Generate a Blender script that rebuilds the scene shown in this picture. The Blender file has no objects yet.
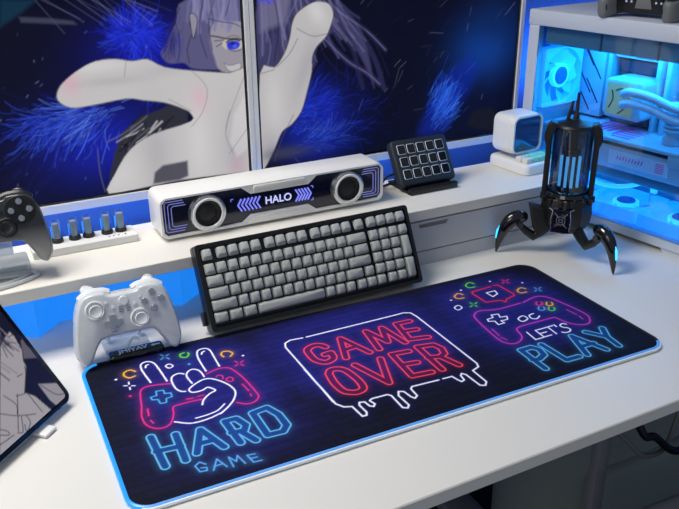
import bpy, bmesh, math, random
import numpy as np
from mathutils import Vector, Matrix, Euler

C = bpy.context.scene.collection
DESK = 0.74                      # height of the desk top above the floor; all places below are measured from the desk top
PI = math.pi
rnd = random.Random(7)

# ------------------------------------------------------------------ colour and materials
def lin(c):
    if isinstance(c, str):
        c = tuple(int(c[i:i+2], 16) / 255 for i in (0, 2, 4))
    else:
        c = tuple(v / 255 for v in c)
    return tuple(v / 12.92 if v <= .04045 else ((v + .055) / 1.055) ** 2.4 for v in c)

def mat(name, col, rough=.5, metal=0., emit=None, es=0., trans=0., coat=0., grain=.06, scale=60., spec=.5, bump=0.):
    m = bpy.data.materials.new(name); m.use_nodes = True
    nt = m.node_tree; b = nt.nodes['Principled BSDF']
    b.inputs['Base Color'].default_value = (*lin(col), 1)
    b.inputs['Metallic'].default_value = metal
    b.inputs['Specular IOR Level'].default_value = spec
    b.inputs['Coat Weight'].default_value = coat
    n = nt.nodes.new('ShaderNodeTexNoise'); n.inputs['Scale'].default_value = scale; n.inputs['Detail'].default_value = 3
    r = nt.nodes.new('ShaderNodeMapRange'); r.inputs['To Min'].default_value = max(0, rough - grain); r.inputs['To Max'].default_value = min(1, rough + grain)
    tc = nt.nodes.new('ShaderNodeTexCoord')
    nt.links.new(tc.outputs['Object'], n.inputs['Vector'])
    nt.links.new(n.outputs['Fac'], r.inputs['Value']); nt.links.new(r.outputs['Result'], b.inputs['Roughness'])
    if bump:
        bp = nt.nodes.new('ShaderNodeBump'); bp.inputs['Strength'].default_value = bump; bp.inputs['Distance'].default_value = .001
        nt.links.new(n.outputs['Fac'], bp.inputs['Height']); nt.links.new(bp.outputs['Normal'], b.inputs['Normal'])
    if emit is not None:
        b.inputs['Emission Color'].default_value = (*lin(emit), 1); b.inputs['Emission Strength'].default_value = es
    if trans:                     # thin clear plastic or glass: part of the light goes straight through
        t = nt.nodes.new('ShaderNodeBsdfTransparent'); t.inputs['Color'].default_value = (*[min(1, v * .4 + .6) for v in lin(col)], 1)
        mx = nt.nodes.new('ShaderNodeMixShader'); mx.inputs['Fac'].default_value = trans
        nt.links.new(b.outputs[0], mx.inputs[1]); nt.links.new(t.outputs[0], mx.inputs[2])
        nt.links.new(mx.outputs[0], nt.nodes['Material Output'].inputs['Surface'])
    return m

def glass(name, tint, facing=.06, rough=.03):
    m = bpy.data.materials.new(name); m.use_nodes = True; nt = m.node_tree; nt.nodes.remove(nt.nodes['Principled BSDF'])
    t = nt.nodes.new('ShaderNodeBsdfTransparent'); t.inputs['Color'].default_value = (*lin(tint), 1)
    g = nt.nodes.new('ShaderNodeBsdfGlossy'); g.inputs['Roughness'].default_value = rough
    lw = nt.nodes.new('ShaderNodeLayerWeight'); lw.inputs['Blend'].default_value = .25
    r = nt.nodes.new('ShaderNodeMapRange'); r.inputs['To Min'].default_value = facing; r.inputs['To Max'].default_value = .55
    mx = nt.nodes.new('ShaderNodeMixShader')
    nt.links.new(lw.outputs['Fresnel'], r.inputs['Value']); nt.links.new(r.outputs['Result'], mx.inputs['Fac'])
    nt.links.new(t.outputs[0], mx.inputs[1]); nt.links.new(g.outputs[0], mx.inputs[2])
    nt.links.new(mx.outputs[0], nt.nodes['Material Output'].inputs['Surface'])
    return m

def painted(name, emission, rough=.3, strength=1., spec=.3):
    m = bpy.data.materials.new(name); m.use_nodes = True; nt = m.node_tree; b = nt.nodes['Principled BSDF']
    a = nt.nodes.new('ShaderNodeVertexColor'); a.layer_name = 'print'
    b.inputs['Roughness'].default_value = rough; b.inputs['Specular IOR Level'].default_value = spec
    if emission:
        b.inputs['Base Color'].default_value = (.006, .006, .008, 1)
        nt.links.new(a.outputs['Color'], b.inputs['Emission Color']); b.inputs['Emission Strength'].default_value = strength
    else:
        nt.links.new(a.outputs['Color'], b.inputs['Base Color'])
    return m

M = dict(
    desk=mat('white_laminate', 'dcdad4', .42, spec=.35, bump=.03, scale=400),
    riser=mat('white_riser_board', 'dedbd3', .45, spec=.3, bump=.03, scale=400),
    drawer=mat('pale_grey_drawer', 'b9bcc2', .45),
    wall=mat('blue_lit_wall_paint', '48689c', .8, bump=.1, scale=150),  # white wall; the blue glow of the strip is put into its colour
    floor=mat('dark_floor', '23282c', .6, scale=8),
    white=mat('white_plastic', 'e4e4e2', .35, coat=.2),
    offwhite=mat('cream_plastic', 'd9d8d2', .4),
    bezel=mat('white_bezel', 'f0f0ee', .35, coat=.2),
    black=mat('black_plastic', '0c0d10', .4),
    gloss=mat('gloss_black', '07080c', .12, coat=.5),
    slateblack=mat('slate_black_plastic', '18212b', .6),
    matte=mat('matte_black', '121317', .65),
    rubber=mat('black_rubber', '0a0a0b', .8),
    metal=mat('brushed_silver', 'c9ccd0', .28, metal=1.),
    gunmetal=mat('gunmetal', '5a5e64', .35, metal=1.),
    greymetal=mat('grey_painted_metal', '6d6e6e', .5),
    key=mat('grey_keycap', 'a4a8a6', .5, bump=.05, scale=300),
    keydark=mat('dark_grey_keycap', '7f8489', .5, bump=.05, scale=300),
    frost=mat('frosted_clear_shell', 'd6dadd', .28, trans=.16, coat=.3),
    frostsolid=mat('frosted_clear_buttons', 'dee2e4', .25, coat=.3),
    smoke=mat('smoky_shell', '55575b', .32, trans=.12, coat=.2),
    acryl=mat('clear_acrylic', 'dfe9f2', .1, trans=.55, coat=.5),
    cable=mat('clear_cable', 'd5dadd', .25, trans=.3, coat=.3),
    casedim=mat('dim_lit_case_steel', 'bfc7d4', .4),  # white steel; dimmer, bluish light on the case is put into the colour
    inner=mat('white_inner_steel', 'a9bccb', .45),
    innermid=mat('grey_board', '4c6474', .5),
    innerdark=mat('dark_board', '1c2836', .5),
    fan=mat('glowing_fan_plastic', '9fd0ff', .4, emit='0890ff', es=1.3, trans=.12),
    fancore=mat('glowing_fan_core', 'bfe6ff', .4, emit='18c0ff', es=1.6),
    hubblue=mat('fan_hub', '2a78c8', .45),
    blueled=mat('blue_led', '0a1020', .4, emit='1f8cff', es=1.6),
    cyanled=mat('cyan_led', '102030', .4, emit='33b4ff', es=2.2),
    whiteled=mat('pale_blue_led', '203040', .4, emit='5cbcff', es=1.9),
    rim=mat('light_rim', '102040', .3, emit='1a9cff', es=1.15),
    rimpale=mat('pale_light_rim', '5a94d8', .3, emit='3f8fe0', es=.35),
    haloled=mat('lavender_led', '10101c', .4, emit='7f86ff', es=1.0),
    halotext=mat('lavender_white_led', '10101c', .4, emit='c3c8ff', es=1.1),
    haloline=mat('dim_violet_led', '10101c', .4, emit='9398f0', es=.55),
    panelblue=mat('blue_light_panel', '1560c0', .5, emit='1f90ff', es=.72),
    strip=mat('blue_strip', '0a1530', .4, emit='0086ff', es=80.),
    mint=mat('mint_plastic', '86dcc4', .45),
    navy=mat('navy_panel', '0a0f2a', .15, coat=.4),
    screenblue=mat('deep_blue_glass', '0a1a38', .12, coat=.6, emit='0c2c66', es=.5),
    lime=mat('pale_green_display', '9a9c78', .3, emit='c0c690', es=.3),
    teal=mat('teal_radiator', '7fa6b8', .45),
    ink=mat('dark_ink', '20201c', .5),
    magenta=mat('magenta_print', 'b03aa8', .5, emit='b040c0', es=.25),
    tubegrey=mat('grey_mesh_anode', 'b4b6b4', .5, grain=.1),
    label=mat('pale_print', 'd4deec', .5),
    slate=mat('slate_fabric', '86928f', .85, bump=.3, scale=200),
    seat=mat('grey_fabric', '8a8d90', .85, bump=.3, scale=200),
    legmat=mat('grey_desk_leg', '8c8a92', .5),
    pad=mat('dark_fabric_base', '0b0d18', .8, scale=300),
    stripe=mat('light_edge_trim', 'e6eef6', .4),
)
def graded(m, axis, lo, hi, c0, c1):
    nt = m.node_tree; b = nt.nodes['Principled BSDF']; tc = nt.nodes.new('ShaderNodeTexCoord'); sp = nt.nodes.new('ShaderNodeSeparateXYZ')
    r = nt.nodes.new('ShaderNodeMapRange'); r.inputs['From Min'].default_value = lo; r.inputs['From Max'].default_value = hi
    ra = nt.nodes.new('ShaderNodeValToRGB'); ra.color_ramp.elements[0].color = (*lin(c0), 1); ra.color_ramp.elements[1].color = (*lin(c1), 1)
    nt.links.new(tc.outputs['Object'], sp.inputs[0]); nt.links.new(sp.outputs[axis], r.inputs['Value']); nt.links.new(r.outputs['Result'], ra.inputs['Fac']); nt.links.new(ra.outputs['Color'], b.inputs['Base Color'])
graded(M['smoke'], 1, -.058, -.008, 'a09e9c', '2a2b2e')     # clear grips shading into a dark upper half
M['pane'] = glass('smoked_case_glass', 'd4e0e8', .04)
M['tint'] = glass('smoky_tube_glass', '86949e', .08)
M['tubeglass'] = glass('clear_tube_glass', 'd8e8fa', .06)
M['padprint'] = painted('printed_pad_fabric', False, .75, spec=.15)
M['screen'] = painted('monitor_picture', True, .45, 1., spec=.08)
M['tabletscreen'] = painted('tablet_picture', True, .2, 1., spec=.3)

# ------------------------------------------------------------------ mesh helpers
def bm_new(): return bmesh.new()

def obj(name, bm, m, parent=None, loc=(0, 0, 0), rot=(0, 0, 0), angle=35):
    me = bpy.data.meshes.new(name)
    bmesh.ops.recalc_face_normals(bm, faces=bm.faces[:])
    bm.to_mesh(me); bm.free()
    for x in (m if isinstance(m, (list, tuple)) else [m]): me.materials.append(x)
    for p in me.polygons: p.use_smooth = True
    me.set_sharp_from_angle(angle=math.radians(angle))
    o = bpy.data.objects.new(name, me); C.objects.link(o)
    if parent is not None: o.parent = parent
    o.location = loc if parent is not None else (loc[0], loc[1], loc[2] + DESK)
    o.rotation_euler = rot
    return o

def thing(name, label, cat, loc=(0, 0, 0), rot=(0, 0, 0), group=None):
    o = bpy.data.objects.new(name, None); C.objects.link(o)
    o.empty_display_size = .02
    o.location = (loc[0], loc[1], loc[2] + DESK); o.rotation_euler = rot
    return tag(o, label, cat, group)

def tag(o, label, cat, group=None):
    o['label'] = label; o['category'] = cat
    if group: o['group'] = group
    return o

def struct(name, bm, m, **k):
    o = obj(name, bm, m, **k); o['kind'] = 'structure'; return o

def xf(verts, mtx):
    for v in verts: v.co = mtx @ v.co

def add_box(bm, lo, hi, bev=0., seg=2, mtx=None, mi=0):
    r = bmesh.ops.create_cube(bm, size=1); vs = r['verts']
    for v in vs:
        v.co = Vector([lo[i] + (v.co[i] + .5) * (hi[i] - lo[i]) for i in range(3)])
    fs = {f for v in vs for f in v.link_faces}
    if bev:
        es = list({e for v in vs for e in v.link_edges})
        out = bmesh.ops.bevel(bm, geom=es, offset=bev, segments=seg, profile=.5, affect='EDGES')
        fs = {f for f in fs if f.is_valid} | set(out['faces'])
        vs = list({v for f in fs for v in f.verts})
    for f in fs: f.material_index = mi
    if mtx is not None: xf(vs, mtx)
    return vs

def box(lo, hi, bev=0., seg=2, mtx=None):
    b = bm_new(); add_box(b, lo, hi, bev, seg, mtx); return b

def frame_of(d):
    d = Vector(d).normalized()
    a = Vector((0, 0, 1)) if abs(d.z) < .9 else Vector((1, 0, 0))
    u = d.cross(a).normalized(); v = d.cross(u).normalized()
    return u, v

def add_tube(bm, pts, r, n=8, closed=False, mi=0, caps=True):
    P = [Vector(p) for p in pts]; N = len(P); rings = []
    rad = r if isinstance(r, (list, tuple)) else [r] * N
    u = None
    for i, p in enumerate(P):
        a = P[(i - 1) % N] if (closed or i > 0) else p
        b = P[(i + 1) % N] if (closed or i < N - 1) else p
        d = (b - a)
        if d.length < 1e-9: d = Vector((0, 0, 1))
        d.normalize()
        if u is None: u, v = frame_of(d)
        else:
            u = (u - d * u.dot(d))
            if u.length < 1e-6: u, _ = frame_of(d)
            u.normalize()
        v = d.cross(u)
        rings.append([bm.verts.new(p + (u * math.cos(2 * PI * k / n) + v * math.sin(2 * PI * k / n)) * rad[i]) for k in range(n)])
    M_ = N if closed else N - 1
    for i in range(M_):
        A, B = rings[i], rings[(i + 1) % N]
        for k in range(n):
            f = bm.faces.new((A[k], A[(k + 1) % n], B[(k + 1) % n], B[k])); f.material_index = mi
    if not closed and caps:
        for R_ in (rings[0], rings[-1]):
            f = bm.faces.new(R_); f.material_index = mi

def add_lathe(bm, prof, n=32, mtx=None, mi=0, a0=0.):
    """prof: (radius, height) pairs, revolved about z; a radius of 0 closes the end"""
    rings = []; allv = []
    for r, z in prof:
        if r <= 1e-7: ring = [bm.verts.new((0, 0, z))]
        else: ring = [bm.verts.new((r * math.cos(a0 + 2 * PI * k / n), r * math.sin(a0 + 2 * PI * k / n), z)) for k in range(n)]
        rings.append(ring); allv += ring
    for A, B in zip(rings, rings[1:]):
        for k in range(n):
            q = [A[k % len(A)], A[(k + 1) % len(A)], B[(k + 1) % len(B)], B[k % len(B)]]
            q2 = []
            for w in q:
                if w not in q2: q2.append(w)
            if len(q2) >= 3:
                f = bm.faces.new(q2); f.material_index = mi
    if mtx is not None: xf(allv, mtx)
    return allv

def lathe(prof, n=32, mtx=None, a0=0.):
    b = bm_new(); add_lathe(b, prof, n, mtx, 0, a0); return b

def smooth(pts, per=6, closed=False):
    P = [np.array(p, float) for p in pts]; n = len(P)
    if n < 3: return P
    out = []
    for i in range(n if closed else n - 1):
        g = lambda k: P[k % n] if closed else P[min(max(k, 0), n - 1)]
        p0, p1, p2, p3 = g(i - 1), g(i), g(i + 1), g(i + 2)
        for j in range(per):
            t = j / per
            out.append(.5 * (2 * p1 + (p2 - p0) * t + (2 * p0 - 5 * p1 + 4 * p2 - p3) * t * t + (3 * p1 - p0 - 3 * p2 + p3) * t ** 3))
    if not closed: out.append(P[-1])
    return out

def offset_loop(pts, d):
    n = len(pts); out = []
    area = sum(pts[i][0] * pts[(i + 1) % n][1] - pts[(i + 1) % n][0] * pts[i][1] for i in range(n))
    s = 1 if area > 0 else -1
    for i in range(n):
        a, b, c = np.array(pts[i - 1]), np.array(pts[i]), np.array(pts[(i + 1) % n])
        e1, e2 = b - a, c - b
        e1 = e1 / (np.linalg.norm(e1) + 1e-12); e2 = e2 / (np.linalg.norm(e2) + 1e-12)
        n1 = np.array([-e1[1], e1[0]]); n2 = np.array([-e2[1], e2[0]])
        m = n1 + n2; L = np.linalg.norm(m)
        m = n1 if L < 1e-6 else m / L
        k = min(1.6, 1 / max(.4, float(m @ n1)))
        out.append(b + m * d * k * s)
    return out

def add_slab(bm, outline, z0, z1, r=0., seg=3, mtx=None, mi=0, rbot=None, rz=None):
    """a plate with the given outline (x, y), rounded over at its top (r) and bottom (rbot) edges"""
    rb = r if rbot is None else rbot
    rings = []
    lev = []
    if rb > 0:
        for k in range(seg + 1):
            t = PI / 2 * k / seg; lev.append((rb * (1 - math.sin(t)), z0 + (rz or rb) * (1 - math.cos(t))))
    else: lev.append((0, z0))
    if r > 0:
        for k in range(seg + 1):
            t = PI / 2 * k / seg; lev.append((r * (1 - math.cos(t)), z1 - (rz or r) * (1 - math.sin(t))))
    else: lev.append((0, z1))
    allv = []
    for ins, z in lev:
        L = offset_loop(outline, ins) if ins > 1e-9 else outline
        ring = [bm.verts.new((p[0], p[1], z)) for p in L]; rings.append(ring); allv += ring
    n = len(outline)
    for A, B in zip(rings, rings[1:]):
        for k in range(n):
            f = bm.faces.new((A[k], A[(k + 1) % n], B[(k + 1) % n], B[k])); f.material_index = mi
    for R_ in (rings[0], rings[-1]):
        f = bm.faces.new(R_); f.material_index = mi
    if mtx is not None: xf(allv, mtx)
    return allv

def slab(outline, z0, z1, r=0., seg=3, mtx=None, rbot=None, rz=None):
    b = bm_new(); add_slab(b, outline, z0, z1, r, seg, mtx, 0, rbot, rz); return b

def plate(outer, holes, z0, z1, mtx=None):
    b = bm_new()
    edges = []
    for loop in [outer] + holes:
        vs = [b.verts.new((p[0], p[1], z0)) for p in loop]
        edges += [b.edges.new((vs[i], vs[(i + 1) % len(vs)])) for i in range(len(vs))]
    bmesh.ops.triangle_fill(b, use_beauty=True, use_dissolve=False, edges=edges)
    r = bmesh.ops.extrude_face_region(b, geom=b.faces[:])
    for g in r['geom']:
        if isinstance(g, bmesh.types.BMVert): g.co.z = z1
    if mtx is not None: xf(b.verts, mtx)
    return b

def rrect(x0, y0, x1, y1, r, n=5):
    out = []
    for cx, cy, a in ((x1 - r, y0 + r, -PI / 2), (x1 - r, y1 - r, 0), (x0 + r, y1 - r, PI / 2), (x0 + r, y0 + r, PI)):
        for k in range(n + 1): out.append((cx + r * math.cos(a + PI / 2 * k / n), cy + r * math.sin(a + PI / 2 * k / n)))
    return out

def circle(cx, cy, r, n=32): return [(cx + r * math.cos(2 * PI * k / n), cy + r * math.sin(2 * PI * k / n)) for k in range(n)]

def text_bm(txt, size, depth=.0004, bold=0.):
    cu = bpy.data.curves.new('lettering', 'FONT'); cu.body = txt; cu.size = size; cu.extrude = depth; cu.align_x = 'CENTER'; cu.align_y = 'CENTER'; cu.offset = bold
    o = bpy.data.objects.new('lettering', cu); C.objects.link(o)
    dg = bpy.context.evaluated_depsgraph_get(); me = bpy.data.meshes.new_from_object(o.evaluated_get(dg))
    b = bm_new(); b.from_mesh(me)
    bpy.data.objects.remove(o); bpy.data.curves.remove(cu); bpy.data.meshes.remove(me)
    for f in b.faces: f.material_index = 0
    return b

ROTX = lambda a: Matrix.Rotation(a, 4, 'X')
ROTY = lambda a: Matrix.Rotation(a, 4, 'Y')
ROTZ = lambda a: Matrix.Rotation(a, 4, 'Z')
TR = lambda *p: Matrix.Translation(p)
FRONT = ROTX(PI / 2)             # turns a plate drawn in x, y so that it stands in x, z and faces -y

# ------------------------------------------------------------------ a small painter for printed fabric and for screens
class Canvas:
    def __init__(self, w, h, step):
        self.nx, self.ny = int(round(w / step)) + 1, int(round(h / step)) + 1
        self.w, self.h = w, h
        self.X, self.Y = np.meshgrid(np.linspace(0, w, self.nx), np.linspace(0, h, self.ny))
        self.sx, self.sy = w / (self.nx - 1), h / (self.ny - 1)
        self.px = max(self.sx, self.sy)
        self.c = np.zeros((self.ny, self.nx, 3))
    def win(self, pts, m):
        P = np.array(pts); a, b = P.min(0) - m, P.max(0) + m
        i0, i1 = max(0, int(a[0] / self.sx)), min(self.nx, int(b[0] / self.sx) + 2)
        j0, j1 = max(0, int(a[1] / self.sy)), min(self.ny, int(b[1] / self.sy) + 2)
        return slice(j0, max(j0, j1)), slice(i0, max(i0, i1))
    def dist(self, pts, s, closed=False):
        X, Y = self.X[s], self.Y[s]; d = np.full(X.shape, 1e9); n = len(pts)
        for i in range(n if closed else n - 1):
            (ax, ay), (bx, by) = pts[i], pts[(i + 1) % n]
            ex, ey = bx - ax, by - ay; L = ex * ex + ey * ey + 1e-12
            t = np.clip(((X - ax) * ex + (Y - ay) * ey) / L, 0, 1)
            d = np.minimum(d, (X - ax - t * ex) ** 2 + (Y - ay - t * ey) ** 2)
        return np.sqrt(d)
    def inside(self, pts, s):
        X, Y = self.X[s], self.Y[s]; r = np.zeros(X.shape, bool); n = len(pts)
        for i in range(n):
            (ax, ay), (bx, by) = pts[i], pts[(i + 1) % n]
            if ay == by: continue
            r ^= ((ay > Y) != (by > Y)) & (X < (bx - ax) * (Y - ay) / (by - ay) + ax)
        return r
    def blend(self, s, a, col):
        self.c[s] = self.c[s] * (1 - a[..., None]) + np.array(col) * a[..., None]
    def line(self, pts, w, col, a=1., closed=False, soft=0.):
        s = self.win(pts, w + soft + 3); d = self.dist(pts, s, closed)
        q = self.px * .9 + soft
        self.blend(s, a * np.clip((w / 2 - d) / q + .5, 0, 1), col)
    def fill(self, pts, col, a=1., soft=0.):
        q = self.px + soft; s = self.win(pts, q + 2); d = self.dist(pts, s, True) * np.where(self.inside(pts, s), 1, -1)
        self.blend(s, a * np.clip(d / q + .5, 0, 1), col)
    def blob(self, x, y, rx, ry, col, a=1., pw=1., rot=0.):
        c, sn = math.cos(rot), math.sin(rot); dx, dy = self.X - x, self.Y - y
        d = ((dx * c + dy * sn) / rx) ** 2 + ((-dx * sn + dy * c) / ry) ** 2
        self.blend(np.s_[:, :], a * np.exp(-d ** pw), col)

def canvas_mesh(name, cv, m, parent, place, round_r=0., unit=.001, loc=(0, 0, 0), rot=(0, 0, 0)):
    """the canvas as a sheet of small quads that carry its colours; place(x, y) arrays in metres -> (N, 3)"""
    X, Y = cv.X.copy(), cv.Y.copy()
    if round_r:
        cx = np.clip(X, round_r, cv.w - round_r); cy = np.clip(Y, round_r, cv.h - round_r)
        dx, dy = X - cx, Y - cy; d = np.hypot(dx, dy); mx = np.maximum(np.abs(dx), np.abs(dy))
        k = np.where((d > 1e-9), mx / np.maximum(d, 1e-9), 1.)
        X, Y = cx + dx * k, cy + dy * k
    co = place(X.ravel() * unit, Y.ravel() * unit).astype(np.float32)
    ny, nx = cv.ny, cv.nx; idx = np.arange(nx * ny).reshape(ny, nx)
    q = np.stack([idx[:-1, :-1], idx[:-1, 1:], idx[1:, 1:], idx[1:, :-1]], -1).reshape(-1, 4)
    me = bpy.data.meshes.new(name)
    me.vertices.add(len(co)); me.vertices.foreach_set('co', co.ravel())
    me.loops.add(q.size); me.loops.foreach_set('vertex_index', q.ravel().astype(np.int32))
    me.polygons.add(len(q)); me.polygons.foreach_set('loop_start', np.arange(0, q.size, 4, dtype=np.int32))
    me.update(calc_edges=True)
    at = me.color_attributes.new('print', 'FLOAT_COLOR', 'POINT')
    rgba = np.ones((len(co), 4), np.float32); rgba[:, :3] = np.clip(cv.c, 0, 1.5).reshape(-1, 3)
    at.data.foreach_set('color', rgba.ravel())
    me.materials.append(m)
    o = bpy.data.objects.new(name, me); C.objects.link(o); o.parent = parent; o.location = loc; o.rotation_euler = rot
    return o

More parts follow.
